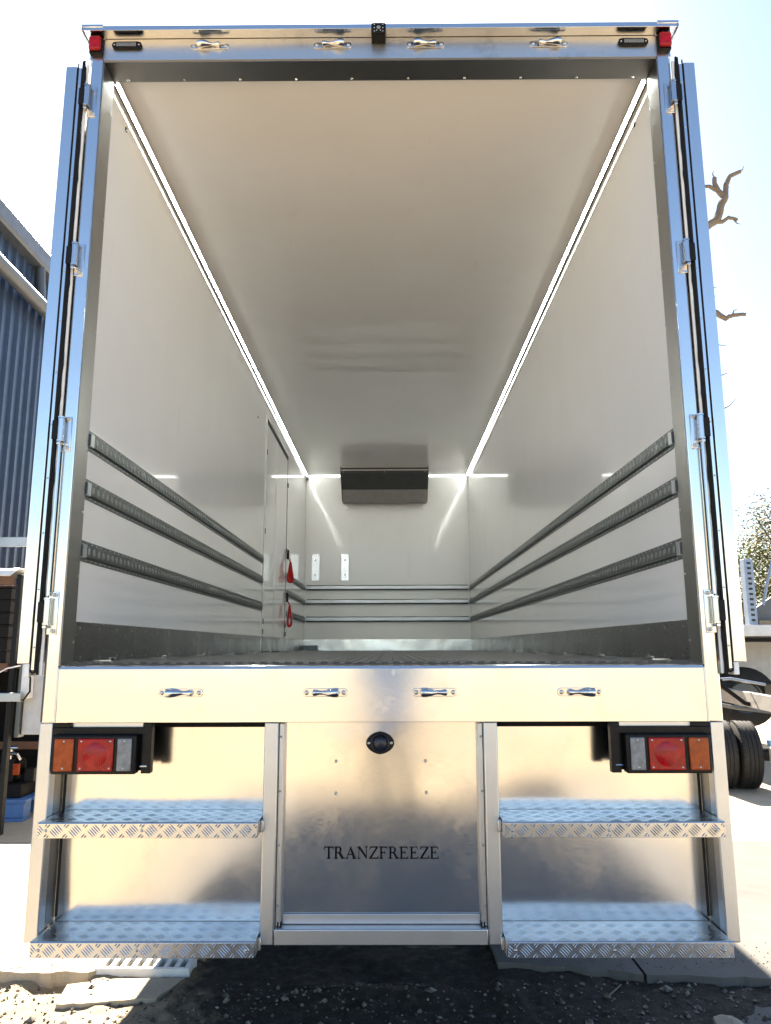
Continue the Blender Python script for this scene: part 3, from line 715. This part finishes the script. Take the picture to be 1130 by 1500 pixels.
# --- running gear under the box (mostly in the dark)
for s in (-1, 1):
    MB().box(s*.38, s*.45, .2, 8.2, .86, 1.11).build('chassis_rail', M['under'], T)
MB().box(-1.22, 1.22, .15, 8.0, 1.112, 1.1995).build('cross_bearers', M['under'], T)
TY = [(.20, -.12), (.30, -.118), (.375, -.112), (.40, -.10), (.408, -.085), (.408, -.03), (.400, -.026), (.400, -.02), (.408, -.016), (.408, .016), (.400, .02), (.400, .026), (.408, .03), (.408, .085), (.40, .10), (.375, .112), (.30, .118), (.20, .12)]
for yw in (2.5,):
    for xw in (-1.09, -.82, .82, 1.09):
        b = MB(); b.rev(TY, (xw, yw, .405), (1, 0, 0), 40); w = b.build('wheel', M['rubber'], T, smooth=True)
        b = MB(); b.rev([(.202, -.11), (.19, -.05), (.10, -.04), (.0, -.04)], (xw, yw, .405), (1, 0, 0), 24); b.build('rim', M['galv'], w, smooth=True)
    MB().cyl((-1.1, yw, .405), (1.1, yw, .405), .07, n=12).build('axle', M['under'], T)

# red release cords hanging at the side door
def cord(name, label, y, z0, z1, fat):
    t = thing(name, label, 'cord', (-XW+.02, y, z0), 'red cords by the side door')
    b = MB(); xc = -XW+.05
    b.tube([(-XW+.014, y, z0), (-XW+.035, y-.005, z0-.015), (xc, y-.01, z0-.06)], .007, 8)
    for k in range(6 if fat else 3):
        ww = (.040 if fat else .034)*(1-.16*k); L = (z0-z1-.05)*(1-.035*k); ph = (k-1.5)*.006; pts = []
        for i in range(21):
            tt = 2*math.pi*i/20; dn = (1-math.cos(tt))/2
            pts.append((xc+ww*math.sin(tt)*(.20+.80*dn*dn)*1.4, y-.01+ph+.004*math.sin(tt*3+k), z0-.05-L*dn))
        b.tube(pts, .0105 if fat else .0085, 7)
    o = b.build('rope', M['red_rope'], t, smooth=True)
    MB().box(-XW+.003, -XW+.03, y-.016, y+.016, z0-.01, z0+.10).build('cord_clip', M['black'], t, bevel=.004)
cord('release_cord', 'thick red looped cord hanging beside the side door, upper of the two', 6.04, 2.54, 2.25, True)
cord('release_cord', 'thin red looped cord hanging beside the side door, lower of the two', 6.04, 2.03, 1.73, False)


# drain grate by the truck's left side
dg = thing('drain_grate', 'pale metal drain grate set in the broken concrete under the left step', 'grate', (-1.14, 1.11, -.03))
for x0, x1, y0, y1 in ((-1.37, -.92, 1.035, 1.06), (-1.37, -.92, 1.165, 1.19)): MB().box(x0, x1, y0, y1, -.06, .004).build('grate_frame', M['white_paint'], dg, bevel=.003)
for i in range(9): MB().box(-1.365+i*.052, -1.341+i*.052, 1.0605, 1.1645, -.05, .002).build('grate_bar', M['white_paint'], dg, bevel=.003)
MB().box(-1.37, -.92, 1.06, 1.165, -.12, -.06).build('grate_pit', M['gap'], dg)

# rock and twigs at the bottom right
b = MB(); vs_ = []; n = 14; mrows = 8
for j in range(mrows+1):
    for k in range(n):
        th = math.pi*j/mrows; ph = 2*math.pi*k/n; d = Vector((math.sin(th)*math.cos(ph), math.sin(th)*math.sin(ph), math.cos(th)))
        r_ = 1+.35*noise.noise(d*1.6+Vector((4, 1, 2)))+.12*noise.noise(d*5)
        vs_.append((1.40+d.x*.055*r_-d.y*.02, .50+d.y*.075*r_, -.005+d.z*.032*r_))
b.add(vs_, [(j*n+k, j*n+(k+1) % n, (j+1)*n+(k+1) % n, (j+1)*n+k) for j in range(mrows) for k in range(n)])
b.build('rock', plain('pale_rock', (.40, .34, .26), .85, bump=.004, bs=60), smooth=True, label='pale rough rock lying on the dirt at the lower right', cat='rock', fix=False)
bark = plain('grey_twig_bark', (.20, .17, .13), .85, bump=.001)
for lab, pts in (('thin dry twig lying by the slab edge, pointing up to the right', [(.93, .82, -.055), (1.0, .86, -.045), (1.09, .95, -.03)]), ('longer dark twig on the dirt left of the other twig', [(.62, .90, -.055), (.72, .83, -.05), (.83, .78, -.05)]), ('short dry twig on the dirt beside the pale rock', [(1.20, .74, -.055), (1.26, .66, -.05), (1.27, .60, -.05)])):
    b = MB(); b.tube(pts, [.004, .005, .003], 6); b.build('twig', bark, smooth=True, label=lab, cat='twig', group='twigs on the dirt')

# ------------------------------------------------------------------ left background: blue shed
def steel_sheet(name, colr):
    m = Mat(name).set(rough=.38, spec=.5)
    m.link('Base Color', m.mix(m.val(m.noise(2, 6, .65), 0, 1, .35, .75), (*colr, 1), (*[x*.72 for x in colr], 1)))
    m.link('Roughness', m.val(m.noise(11, 5), .3, .5, .3, .7)); return m.m
M['shed'] = steel_sheet('blue_grey_steel_sheet', (.028, .050, .098)); M['shed_trim'] = steel_sheet('grey_steel_trim', (.085, .10, .12))
SH = thing('steel_shed', 'blue grey ribbed steel shed with gutter and large pipe on the left', 'shed', (-4.9, 10, 0))
XS = -4.85
def sheet_mesh():
    b = MB(); pit_ = .2; poly = []; y = 0
    for k in range(4):
        for dy, dx in ((0, 0), (.10, 0), (.125, .034), (.175, .034)): poly.append((y+dy, dx))
        y += pit_
    poly.append((.8, 0))
    n = len(poly); vs_ = [(p[1], p[0], 0) for p in poly] + [(p[1], p[0], 6.62) for p in poly] + [(p[1]-.004, p[0], 0) for p in poly] + [(p[1]-.004, p[0], 6.62) for p in poly]
    fs = [(i, i+1, n+i+1, n+i) for i in range(n-1)] + [(2*n+i, 3*n+i, 3*n+i+1, 2*n+i+1) for i in range(n-1)]
    me = bpy.data.meshes.new('wall_sheet'); me.from_pydata(vs_, [], fs); me.materials.append(M['shed']); return me
shm = sheet_mesh()
for i in range(30): put('wall_sheet', shm, (XS-.004*(i % 2), 3.0+i*.8, 0), SH)
MB().box(XS-8, XS-.012, 3.0, 27, 0, 6.6).build('shed_core', M['shed'], SH)
MB().prism([(XS-.02, 6.62), (XS+.16, 6.62), (XS+.185, 6.66), (XS+.185, 6.86), (XS+.17, 6.90), (XS+.15, 6.90), (XS+.15, 6.68), (XS-.02, 6.68)], 'Y', 2.9, 27.1).build('gutter', M['shed_trim'], SH, bevel=.004)
MB().prism([(XS-8, 8.1), (XS+.08, 6.86), (XS+.08, 6.83), (XS-8, 8.07)], 'Y', 2.85, 27.15).build('roof', M['shed_trim'], SH)
pp = MB(); pp.tube([(XS+.20, 3.0, 6.10), (XS+.20, 6.9, 6.03), (XS+.20, 27, 5.70)], .098, 18); ppo = pp.build('storm_pipe', M['shed_trim'], SH, smooth=True)
for y in (6.6, 6.95, 9.5, 12, 15): b = MB(); b.cyl((XS+.20, y-.02, 6.035-(y-6.9)*.0164), (XS+.20, y+.02, 6.035-(y-6.9)*.0164), .106, n=18); b.build('pipe_collar', M['shed_trim'], ppo, smooth=True)
for y in (6.62, 14.0): b = MB(); b.cyl((XS+.11, y, 6.64), (XS+.16, y, 6.0), .06, n=14); b.build('downpipe', M['shed_trim'], SH, smooth=True)

# storage rack in front of the shed
RK = thing('storage_rack', 'steel storage rack loaded with dark crates in front of the blue shed', 'rack', (-3.9, 3.9, 0))
for x in (-3.15, -4.55):
    for y in (3.6, 4.5): MB().box(x-.02, x+.02, y-.03, y+.03, 0, 2.12).build('rack_upright', plain('dark_rack_paint', (.016, .017, .018), .6, spec=.2), RK, bevel=.004)
for z in (.55, 1.30, 2.03):
    for y in (3.57, 4.53): MB().box(-4.52, -3.19, y-.02, y+.02, z, z+.07).build('rack_beam', plain('brown_rack_paint', (.16, .075, .04), .6), RK, bevel=.004)
MB().box(-4.6, -2.7, 4.62, 4.66, 2.50, 2.60).build('long_beam', M['galv_light'], RK, bevel=.004)
cm = plain('dark_crate_plastic', (.010, .009, .009), .6, bump=.001, spec=.2)
cr = None
for zi in range(6):
    for xi in range(2):
        o = MB(); x0 = -4.48+xi*.65; z0 = 1.371+zi*.108
        o.box(x0, x0+.60, 3.62, 4.4, z0, z0+.092).box(x0-.008, x0+.608, 3.612, 4.41, z0+.0925, z0+.104)
        o.build('dark_crate', cm, None, bevel=.003, label='black plastic crate in the storage rack, layer %s from the bottom, %s column' % (('first', 'second', 'third', 'fourth', 'fifth', 'top')[zi], ('left', 'right')[xi]), cat='crate', group='dark crates in the rack')
b = MB(); nn = 14; vs_ = []
for j in range(7):
    for i in range(nn):
        vs_.append((-4.5+i*.1, 3.5+j*.16, 2.18+.03*noise.noise(Vector((i*.7, j*.9, 3)))-(.07 if j == 0 else 0)))
b.add(vs_, [(j*nn+i, j*nn+i+1, (j+1)*nn+i+1, (j+1)*nn+i) for j in range(6) for i in range(nn-1)])
ws = b.build('plastic_sheet', M['white_plastic'], None, smooth=True, ang=180, label='crumpled white plastic sheet over the top of the storage rack', cat='sheet', fix=False)
md = ws.modifiers.new('t', 'SOLIDIFY'); md.thickness = .01

# pale machine panel with a steel arm
MP = thing('tail_lift_panel', 'pale grey panel with a steel arm and cables behind the left door', 'panel', (-2.98, 3.7, 0))
MB().box(-3.07, -2.78, 3.66, 3.70, .78, 1.38).build('panel', plain('pale_grey_paint', (.50, .52, .56), .4), MP, bevel=.006)
MB().box(-3.11, -3.071, 3.62, 3.72, .76, 1.40).build('panel_edge', M['galv'], MP, bevel=.004)
MB().box(-3.9, -3.02, 3.50, 3.56, 1.06, 1.13).build('steel_arm', M['galv_light'], MP, bevel=.005)
MB().box(-3.06, -2.99, 3.57, 3.655, 1.08, 1.36).build('control_box', M['white_plastic'], MP, bevel=.006)
b = MB(); b.tube([(-3.02, 3.56, 1.34), (-2.97, 3.54, 1.25), (-2.965, 3.54, 1.14), (-3.01, 3.53, 1.07), (-3.06, 3.53, 1.08)], .008, 8); b.build('cable', M['black'], MP, smooth=True)
b = MB(); b.tube([(-3.6, 3.52, 1.10), (-3.3, 3.5, 1.25), (-3.16, 3.52, 1.33), (-3.07, 3.56, 1.35)], .006, 8); b.build('cable', M['white_plastic'], MP, smooth=True)
for z in (.42, .62): MB().box(-4.3, -2.86, 5.0, 5.049, z, z+.06).build('dark_rail', M['under'], MP)
MB().box(-4.5, -2.86, 5.05, 5.6, .12, 1.40).build('dark_backing', M['under'], MP, bevel=.01)  # added black block, stands in for the darkness behind the clutter

# blue pallet with machine parts
PB = thing('blue_pallet', 'blue plastic pallet on the sunny concrete at the left', 'pallet', (-3.5, 3.95, 0))
bl = plain('blue_pallet_plastic', (.07, .17, .42), .5, bump=.001)
for i in range(6): MB().box(-4.05, -2.86, 3.52+i*.145, 3.63+i*.145, .155, .185).build('deck_board', bl, PB, bevel=.004)
for x in (-4.0, -3.5, -3.0):
    for y in (3.53, 3.93, 4.22): MB().box(x-.06, x+.12, y, y+.14, .03, .1545).build('pallet_block', bl, PB, bevel=.006)
for y in (3.53, 3.93, 4.22): MB().box(-4.04, -2.88, y-.005, y+.145, .001, .0295).build('pallet_runner', bl, PB, bevel=.004)
MQ = thing('machine_part', 'greasy black machine part with an orange reflector on the blue pallet', 'machine part', (-3.2, 3.8, .186))
MB().box(-3.75, -2.95, 3.60, 4.25, .187, .30).build('base_frame', M['under'], MQ, bevel=.01)
b = MB(); b.cyl((-3.22, 3.75, .44), (-3.02, 3.75, .44), .075, n=18); b.cyl((-3.26, 3.75, .44), (-3.2199, 3.75, .44), .055, n=18); b.build('motor_housing', M['black'], MQ, smooth=True)
MB().box(-3.065, -3.005, 3.655, 3.675, .37, .47).build('orange_reflector', M['lens_amber'], MQ, bevel=.005)
MB().box(-3.16, -3.06, 3.66, 3.82, .301, .50).build('gearbox', M['black'], MQ, bevel=.012)
b = MB(); b.tube([(-3.15, 3.70, .52), (-3.10, 3.69, .56), (-3.05, 3.69, .55), (-3.02, 3.70, .50)], .015, 8); b.build('steel_lever', M['steel'], MQ, smooth=True)
b = MB(); b.cyl((-3.16, 3.72, .60), (-3.06, 3.72, .60), .02, n=12); b.cyl((-3.12, 3.72, .501), (-3.12, 3.72, .60), .016, n=10); b.build('steel_fitting', M['steel'], MQ, smooth=True)
MB().box(-2.99, -2.90, 3.72, 3.84, .301, .42).build('junction_box', M['black'], MQ, bevel=.006)

for o_ in (PB, MQ): o_.location += Vector((-.30, .52, 0))
# ------------------------------------------------------------------ right background: chassis truck, flatbed, trees
CT = thing('truck_chassis', 'bare truck chassis with black dual rear tyres on the right', 'chassis', (3.9, 6.0, 0))
yawt = Matrix.Rotation(R(-7), 4, 'Z')
PT = [(.19, -.105), (.26, -.112), (.31, -.108), (.338, -.095), (.348, -.080), (.348, -.047), (.340, -.044), (.340, -.038), (.348, -.035), (.348, -.004), (.340, -.001), (.340, .005), (.348, .008), (.348, .038), (.340, .041), (.340, .047), (.348, .050), (.348, .080), (.338, .095), (.31, .108), (.26, .112), (.19, .105)]
ax = (yawt @ Vector((1, 0, 0)))
tyre_m = plain('dusty_tyre_rubber', (.016, .0155, .015), .7, bump=.002, bs=90)
for k, off in enumerate((0, .245)):
    c = Vector((3.60, 5.62, .349)) + ax*off
    b = MB(); b.rev(PT, c, ax, 48); ty = b.build('tyre', tyre_m, CT, smooth=True, ang=25)
    b = MB(); b.rev([(.192, -.09), (.18, -.03), (.16, .0), (.09, .01), (0, .01)], c, ax, 28); b.build('rim', M['white_paint'], ty, smooth=True)
    b = MB()
    for i in range(64):
        t = 2*math.pi*i/64
        for h0 in (-.088, .080):
            e1 = Vector((0, 0, 1)); e2 = ax.cross(e1).normalized(); rd = e1*math.cos(t)+e2*math.sin(t); td = e2*math.cos(t)-e1*math.sin(t)
            p = c + ax*h0 + rd*.343
            b.add([p+td*a*.007+ax*bb*.012+rd*cc*.006 for a in (-1, 1) for bb in (-1, 1) for cc in (-1, 1)], [(0, 1, 3, 2), (4, 6, 7, 5), (0, 4, 5, 1), (2, 3, 7, 6), (0, 2, 6, 4), (1, 5, 7, 3)])
    b.build('tread_lug', tyre_m, ty, kind='stuff')
c = Vector((3.60, 5.62, .349)); b = MB(); b.cyl(c+ax*.3, c+ax*2.0, .07, n=12); b.build('axle', M['under'], CT, smooth=True)
pale = plain('pale_chassis_paint', (.24, .24, .235), .45)
for off, w in ((.42, .07), (1.3, .07)):
    b = MB(); p0 = Vector((3.60+off, 4.9, .80)); d = (yawt @ Vector((0, 1, 0)))
    q0 = p0; q1 = p0 + d*6
    b.add([q0, q0+ax*w, q0+ax*w+Vector((0, 0, .17)), q0+Vector((0, 0, .17)), q1, q1+ax*w, q1+ax*w+Vector((0, 0, .17)), q1+Vector((0, 0, .17))], [(0, 1, 2, 3), (7, 6, 5, 4), (0, 4, 5, 1), (1, 5, 6, 2), (2, 6, 7, 3), (3, 7, 4, 0)])
    b.build('chassis_rail', pale, CT, bevel=.006)
b = MB(); b.tube([(3.40, 6.3, .90), (3.7, 6.3, .86), (4.1, 6.25, .78), (4.6, 6.2, .72)], .022, 8); b.build('cross_tube', pale, CT, smooth=True)
b = MB(); b.tube([(3.42, 6.2, 1.02), (3.75, 6.15, 1.10), (4.0, 6.1, 1.12), (4.4, 6.1, 1.05)], .018, 8); b.build('hose', M['galv_light'], CT, smooth=True)
b = MB(); b.tube([(3.80, 6.1, 1.10), (3.95, 6.05, .98), (4.1, 6.0, .85), (4.35, 6.0, .80)], .024, 8); b.build('brake_hose', M['rubber'], CT, smooth=True)
b = MB(); b.cyl((3.76, 6.12, 1.05), (3.90, 6.10, 1.07), .06, n=14); b.build('air_valve', M['black'], CT, smooth=True)
MB().box(3.98, 4.2, 5.0, 5.3, .30, .46).build('lamp_box', M['white_paint'], CT, bevel=.01)
b = MB(); b.cyl((3.96, 5.25, .50), (4.1, 5.25, .52), .035, n=12); b.build('blue_coupling', plain('pale_blue_paint', (.20, .36, .60), .4), CT, smooth=True)
MB().box(3.34, 3.62, 6.4, 6.7, .90, 1.06).build('battery_box', M['under'], CT, bevel=.01)

FB = thing('flatbed_body', 'white flatbed truck body with a perforated steel post at the right edge', 'truck body', (5.5, 8.5, 0))
MB().box(3.95, 9, 7.2, 7.3, 1.78, 1.93).build('deck_edge', M['white_paint'], FB, bevel=.01)
MB().box(3.95, 9, 7.301, 9.5, 1.86, 1.92).build('deck', M['galv'], FB)
MB().box(3.6, 9, 8.3, 8.36, .72, 1.85).build('side_panel', plain('grey_white_panel', (.62, .63, .64), .35), FB)
for x in (4.45, 5.05):
    b = MB(); b.rev([(.22, -.10), (.34, -.10), (.41, -.06), (.41, .06), (.34, .10), (.22, .10)], (x, 8.05, .95), (.25, 1, 0), 32); w = b.build('spare_wheel', tyre_m, FB, smooth=True)
    b = MB(); b.rev([(.225, -.10), (.205, -.09), (.19, -.03), (.08, -.02), (0, -.02)], (x, 8.05, .95), (.25, 1, 0), 28); b.build('rim', M['galv'], w, smooth=True)
for x in (3.75, 4.9, 6): MB().box(x-.05, x+.05, 8.37, 8.5, 0, .75).build('support', M['under'], FB)
pst = MB().box(4.86, 4.98, 7.32, 7.44, 1.93, 2.82).build('perforated_post', plain('pale_blue_steel', (.28, .35, .46), .4, metal=.3), FB, bevel=.004)
for i in range(12): MB().box(4.895, 4.945, 7.3165, 7.3195, 1.98+i*.07, 2.01+i*.07).build('post_hole', M['gap'], pst)
MB().box(5.0, 6.5, 7.33, 7.6, 1.93, 1.99).build('timber_board', plain('raw_timber', (.40, .29, .18), .7), FB, bevel=.004)
b = MB(); b.prism([(4.94, 2.10), (5.3, 2.34), (5.9, 2.5), (5.9, 2.0), (5.05, 1.995)], 'Y', 7.46, 7.5); b.build('ramp_plate', plain('grey_ramp_paint', (.13, .14, .15), .5), FB, bevel=.004)
b = MB(); b.tube([(5.12, 7.42, 2.2), (5.2, 7.42, 2.5), (5.3, 7.42, 2.8)], .02, 8); b.build('brace_bar', pst.data.materials[0], FB, smooth=True)

FB.location.z -= .16
MB().box(3.95, 9, 7.25, 8.2, 1.55, 1.60).build('deck_shadow_strip', M['under'], FB)  # dark strip standing in for the shadow under the deck
def leaf_mat(name, c0, c1):
    m = Mat(name).set(rough=.6, spec=.3)
    m.link('Base Color', m.ramp(m.noise(3.5, 3, world_=True), [(.3, c0), (.7, c1)]))
    tr_ = m.n.new('ShaderNodeBsdfTranslucent'); tr_.inputs[0].default_value = (c1[0]*1.6, c1[1]*1.6, c1[2], 1)
    mx_ = m.n.new('ShaderNodeMixShader'); mx_.inputs[0].default_value = .3
    m.l.new(m.p.outputs[0], mx_.inputs[1]); m.l.new(tr_.outputs[0], mx_.inputs[2]); m.l.new(mx_.outputs[0], m.n['Material Output'].inputs[0])
    return m.m
lm1 = leaf_mat('dry_olive_leaves', (.045, .050, .018), (.12, .105, .04)); lm2 = leaf_mat('dark_green_leaves', (.03, .045, .016), (.08, .09, .03))
bark2 = plain('pale_dead_bark', (.17, .14, .105), .85, bump=.006, bs=30)
def tree(name, label, base, h, rx, nclump, mat, seed, group=None):
    rg = random.Random(seed); t = thing(name, label, 'tree', base, group); bx_, by_, bz_ = base
    b = MB(); b.tube([(bx_, by_, 0), (bx_+.1, by_, h*.35), (bx_-.05, by_+.1, h*.7)], [.22, .16, .06], 9)
    cl = []
    for i in range(nclump):
        a = rg.random()*6.28; r_ = rx*math.sqrt(rg.random()); z = h*(.28+.72*rg.random()); k = 1-.55*abs((z/h-.6)/.45)**2
        c = Vector((bx_+math.cos(a)*r_*max(.25, k), by_+math.sin(a)*r_*max(.25, k), z)); cl.append(c)
        if i % 3 == 0: b.tube([(bx_, by_, z*.55), tuple((Vector((bx_, by_, z*.55))+c)/2+Vector((0, 0, .1))), tuple(c)], [.07, .04, .012], 5)
    b.build('trunk', bark2, t, smooth=True)
    vs_ = []; fs = []
    for c in cl:
        cr_ = rg.uniform(.3, .6)
        for k in range(95):
            d = Vector((rg.gauss(0, 1), rg.gauss(0, 1), rg.gauss(0, .8)))*cr_*.55; p = c+d
            u = Vector((rg.gauss(0, 1), rg.gauss(0, 1), rg.gauss(0, 1))).normalized(); v = u.orthogonal().normalized(); L = rg.uniform(.035, .075); n0 = len(vs_)
            vs_ += [p-u*L, p+v*L*.45, p+u*L, p-v*L*.45]; fs.append((n0, n0+1, n0+2, n0+3))
    b = MB(); b.v = vs_; b.f = fs; b.build('crown', mat, t, fix=False)
tree('olive_tree', 'tall dry olive green tree beyond the flatbed at the right edge', (12.9, 20.5, 0), 6.2, 2.0, 170, lm1, 3, 'trees beyond the flatbed')
tree('bushy_tree', 'low dark green bushy tree just right of the open door', (10.6, 20, 0), 4.4, 1.5, 90, lm2, 5, 'trees beyond the flatbed')
tree('bushy_tree', 'dark bushy tree farther back behind the perforated post', (15.5, 26, 0), 5.5, 2.4, 110, lm2, 8, 'trees beyond the flatbed')

DT = thing('dead_tree', 'bare dead tree with crooked grey branches behind the right door', 'tree', (5.4, 11, 0))
b = MB(); b.tube([(5.35, 11, 0), (5.5, 11, 4), (5.7, 11, 7), (5.85, 11, 9), (5.9, 11, 10.2)], [.26, .22, .18, .13, .06], 12); b.build('trunk', bark2, DT, smooth=True)
def branch(pts, r0, r1):
    n = len(pts); P = []; Q = []
    for i in range(n-1):
        a, c = Vector(pts[i]), Vector(pts[i+1])
        for k in range(4):
            t = k/4; P.append(a.lerp(c, t)+Vector((noise.noise(Vector((i*3+k, r0*50, 1))), 0, noise.noise(Vector((i*3+k, 7, r0*50)))))*.022); Q.append(r0+(r1-r0)*(i+t)/(n-1))
    P.append(Vector(pts[-1])); Q.append(r1)
    b = MB(); b.tube(P, Q, 8); return b.build('branch', bark2, DT, smooth=True)
import types
branch([(5.78, 11, 9.1), (6.2, 11, 9.62), (6.5, 11, 9.86), (6.68, 11, 9.98), (6.82, 11, 10.35), (6.90, 11, 10.5)], .09, .07)
branch([(6.90, 11, 10.48), (6.93, 11, 10.75), (7.02, 11, 10.95), (7.25, 11, 11.06)], .06, .04)
branch([(6.88, 11, 10.48), (6.76, 11, 10.62), (6.70, 11, 10.78), (6.71, 11, 10.92)], .06, .045)
branch([(6.74, 11, 10.64), (6.6, 11, 10.72), (6.47, 11, 10.74)], .045, .03)
branch([(6.62, 11, 9.93), (6.80, 11, 9.93), (6.92, 11, 10.04), (7.10, 11, 9.97)], .05, .03)
branch([(5.72, 11, 7.6), (6.2, 11, 8.05), (6.5, 11, 7.97), (6.68, 11, 7.84), (6.82, 11, 7.92), (7.08, 11, 7.93)], .07, .035)
branch([(5.8, 11, 8.0), (6.3, 11, 8.1), (6.5, 11, 8.33)], .05, .02)
branch([(5.7, 11, 6.3), (6.2, 11, 6.55), (6.62, 11, 6.72)], .04, .008)
for tw in ([(6.93, 11, 10.7), (7.0, 11.1, 10.72), (7.05, 11.1, 10.80)], [(7.02, 11, 9.99), (7.08, 11, 9.90), (7.15, 11, 9.88)], [(6.71, 11, 10.9), (6.68, 11, 11.0), (6.70, 11, 11.08)], [(6.82, 11, 7.92), (6.86, 11, 8.02), (6.93, 11, 8.05)], [(7.2, 11, 11.05), (7.3, 11, 11.1), (7.33, 11, 11.18)], [(6.3, 11, 7.2), (6.5, 11, 7.3), (6.66, 11, 7.28)], [(6.3, 11, 5.9), (6.6, 11, 6.05), (6.75, 11, 6.2)]): branch(tw, .018, .005)
branch([(6.5, 11, 8.5), (6.57, 11, 8.52)], .012, .004)

# ------------------------------------------------------------------ the photographer, seen only mirrored in the metal
PX, PY = .035, -3.22
PE = thing('person', 'person in a blue shirt holding up a phone, mirrored in the sill', 'person', (PX, PY, -.04))
def skin_body():
    me = bpy.data.meshes.new('body'); V = []; E_ = []; Rr = []
    def v(p, r_, par=None):
        V.append((PX+p[0], PY+p[1], p[2])); Rr.append(r_); i = len(V)-1
        if par is not None: E_.append((par, i))
        return i
    pel = v((0, 0, .95), .145); w = v((0, 0, 1.12), .13, pel); ch_ = v((0, .01, 1.32), .15, w); nk = v((0, 0, 1.48), .06, ch_); hd_ = v((0, .02, 1.58), .085, nk); top = v((0, .02, 1.69), .075, hd_); v((0, .11, 1.60), .022, hd_)
    for s in (-1, 1):
        hip = v((s*.10, 0, .88), .095, pel); kn = v((s*.12, .02, .50), .065, hip); an = v((s*.13, -.02, .10), .045, kn); v((s*.15, .14, .02), .04, an)
        sh = v((s*.18, 0, 1.41), .07, ch_); el = v((s*.26, .12, 1.22), .048, sh); wr = v((s*.11, .30, 1.44), .030, el); pm = v((s*.085, .335, 1.48), .033, wr)
        for k in range(4):
            f0 = v((s*(.075+.006*k), .365, 1.455+.022*k), .010, pm); v((s*(.05+.004*k), .372, 1.455+.022*k), .009, f0)
        th = v((s*.06, .34, 1.455), .011, pm); v((s*.035, .345, 1.47), .009, th)
    me.from_pydata(V, E_, []); o = bpy.data.objects.new('body', me); col.objects.link(o)
    md = o.modifiers.new('skin', 'SKIN'); o.modifiers.new('sub', 'SUBSURF').levels = 2
    for i, sv in enumerate(me.skin_vertices[0].data): sv.radius = (Rr[i], Rr[i]*(.75 if i < 3 else 1)); sv.use_root = (i == 0)
    bpy.context.view_layer.update()
    dg = bpy.context.evaluated_depsgraph_get(); nm = bpy.data.meshes.new_from_object(o.evaluated_get(dg)); bpy.data.objects.remove(o)
    c = Vector((PX, PY, .85))
    for vv in nm.vertices: vv.co -= c
    nm.name = 'body'
    for mt in (plain('skin', (.45, .28, .20), .5), plain('blue_shirt_cloth', (.13, .44, 1.0), .8, bump=.002), plain('khaki_trousers_cloth', (.46, .38, .28), .85, bump=.002), M['rubber']): nm.materials.append(mt)
    for p in nm.polygons:
        z = p.center.z+c.z; y = p.center.y; p.use_smooth = True
        p.material_index = 3 if z < .07 else 2 if z < .90 else 0 if (z > 1.50 or y > .24) else 1
    put('body', nm, c, PE)
skin_body()
b = MB(); b.rev([(.0, .125), (.05, .12), (.085, .08), (.098, .02), (.09, -.03), (.07, -.04)], (PX, PY-.005, 1.63), (0, -.25, 1), 18); b.build('hair', plain('dark_hair', (.03, .022, .016), .6), PE, smooth=True)
ph = MB().box(PX-.040, PX+.040, -2.868, -2.860, 1.44, 1.58).build('phone', M['black'], None, bevel=.003, label='black phone held up in front of the camera user', cat='phone')
